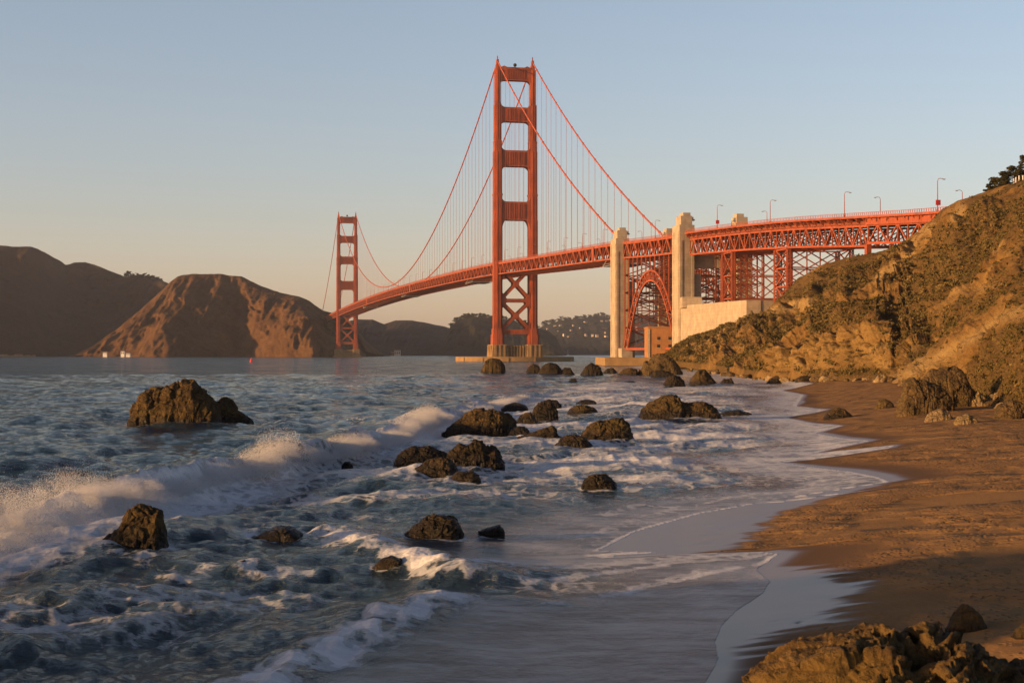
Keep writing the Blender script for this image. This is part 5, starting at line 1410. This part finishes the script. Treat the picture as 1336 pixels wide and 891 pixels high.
house(167.5, 463.8, 2462, 7, 5, 3.5, 'white annex right of the keeper building under the headland', None, 'building', 'shore_building', 'white')
house(137.5, 462, 2530, 7, 6, 3, 'dim white shed left of the keeper building at the waterline', None, 'building', 'shore_building', 'white')
# driftwood log caught in the boulders
_X, _Y, _z = hit(1279, 516); dl = MB()
dl.tube([(-1.0,0,.25), (-.4,.05,.33), (.3,0,.30), (1.1,-.08,.36)], [.07,.10,.10,.05], 8); dl.tube([(.2,0,.3), (.5,.2,.55)], [.05,.02], 6)
dlo = dl.build('driftwood', M['white']); dlo.location = (_X, _Y-3, _z); tag(dlo, 'pale bleached driftwood log lying among the boulders under the bluff', 'driftwood')
# navigation buoy
X, Y = flat(328, 472); Y = 1050.0; X = (328-CX)*Y/F
buoy = empty('navigation_buoy', (X, Y, 0)); tag(buoy, 'small bright red buoy floating in the strait', 'buoy')
M['buoy'] = mat_flat('buoy_red', (0.75, 0.03, 0.03), .5)
b = MB(); b.tube([(0,0,-.6),(0,0,.5),(0,0,.7)], [1.3,1.3,.9], 14); b.build('float', M['buoy'], buoy)
b = MB()
for k in range(4): a = k*math.pi/2; b.beam((.8*math.cos(a), .8*math.sin(a), .6), (.35*math.cos(a), .35*math.sin(a), 2.4), .16)
b.tube([(0,0,.7),(0,0,2.3)], [.75,.3], 8); b.build('cage', M['buoy'], buoy)
b = MB(); b.tube([(0,0,2.4),(0,0,2.9)], [.3,.15], 8); b.build('lantern', M['buoy'], buoy)
# moored boats with bare masts under the far hillside
for i, px in enumerate((721, 728, 734, 741)):
    Y = 4700; X = (px-CX)*Y/F; r = empty('sailboat', (X, Y, 0), .3*i); tag(r, 'tiny moored sailboat with bare mast before the far shore', 'boat', 'moored sailboats by the far shore')
    b = MB(); b.add([(-5,0,.2),(0,-1.6,-.4),(5,0,.4),(0,1.6,-.4),(-5.4,0,1.4),(0,-1.9,1.2),(5.8,0,1.6),(0,1.9,1.2)], [(3,2,1,0),(4,5,6,7),(0,1,5,4),(1,2,6,5),(2,3,7,6),(3,0,4,7)]); b.build('hull', M['white'], r)
    b = MB(); b.tube([(0,0,1.2),(0,0,17)], .22, 6); b.build('mast', M['white'], r)
# surf line and pale rocks at the foot of the western hill
for i, (px, w) in enumerate(((4,13),(14,9),(24,12),(36,10),(44,6))):
    Y = 2740; X = (px-CX)*Y/F; b = MB()
    rr = random.Random(i); pts = []
    for k in range(9): a = 2*math.pi*k/9; q = rr.uniform(.75, 1.1); pts.append((math.cos(a)*w*q, math.sin(a)*w*.7*q))
    b.prism_z(pts, -1, rr.uniform(2.5, 5.5), .55); o = b.build('shore_rock', M['palerock']); o.location = (X, Y, 0)
    tag(o, 'pale low rock at the foot of the dark western hill', 'rock', 'pale rocks under the western hill')

# unseen rock added out of frame at left to shade the near sand
rk_ = dict(o=None)
def stack():
    nu, nv = 120, 80; th = np.linspace(0, 2*np.pi, nu); f = np.linspace(0, 1, nv)[:,None]
    r = 1 + .35*(fbm(np.cos(th)*1.5+4, np.sin(th)*1.5+4, None, 3, 501) - .5)
    RX, RY, H = SHADE_ROCK[2], SHADE_ROCK[3], SHADE_ROCK[4]
    rad = np.cos(f*np.pi/2)**.32
    X = SHADE_ROCK[0] + RX*rad*np.cos(th)*r; Y = SHADE_ROCK[1] + RY*rad*np.sin(th)*r; Z = -2 + (H+2)*f*np.ones_like(th)
    n = fbm(X*.5, Y*.5, Z*.5, 5, 503) - .5; V = np.stack([X + n*2*np.cos(th), Y + n*2*np.sin(th), Z + n*1.2*(f > .2)], -1)
    o = link('shade_rock', grid_mesh('shade_rock', V.reshape(-1,3), nu, nv), M['rock']); tag(o, 'broad unseen rock added left of the beach outcrop to shade the sand', 'rock')
SHADE_ROCK = (-31.5, 15.0, 5.0, 8.6, 8.4)
stack()

# ------------------------------------------------------------------ haze
hz = bpy.data.materials.new('haze_air'); hz.use_nodes = True; ht = hz.node_tree; ht.nodes.clear()
pv = ht.nodes.new('ShaderNodeVolumePrincipled'); pv.inputs['Color'].default_value = (.70, .78, .95, 1); pv.inputs['Density'].default_value = 0.00004; pv.inputs['Anisotropy'].default_value = 0.0
ho = ht.nodes.new('ShaderNodeOutputMaterial'); ht.links.new(pv.outputs[0], ho.inputs['Volume'])
b = MB(); b.box((0, 3600, 232), (18000, 12400, 475)); hb = b.build('haze', hz); hb['kind'] = 'stuff'
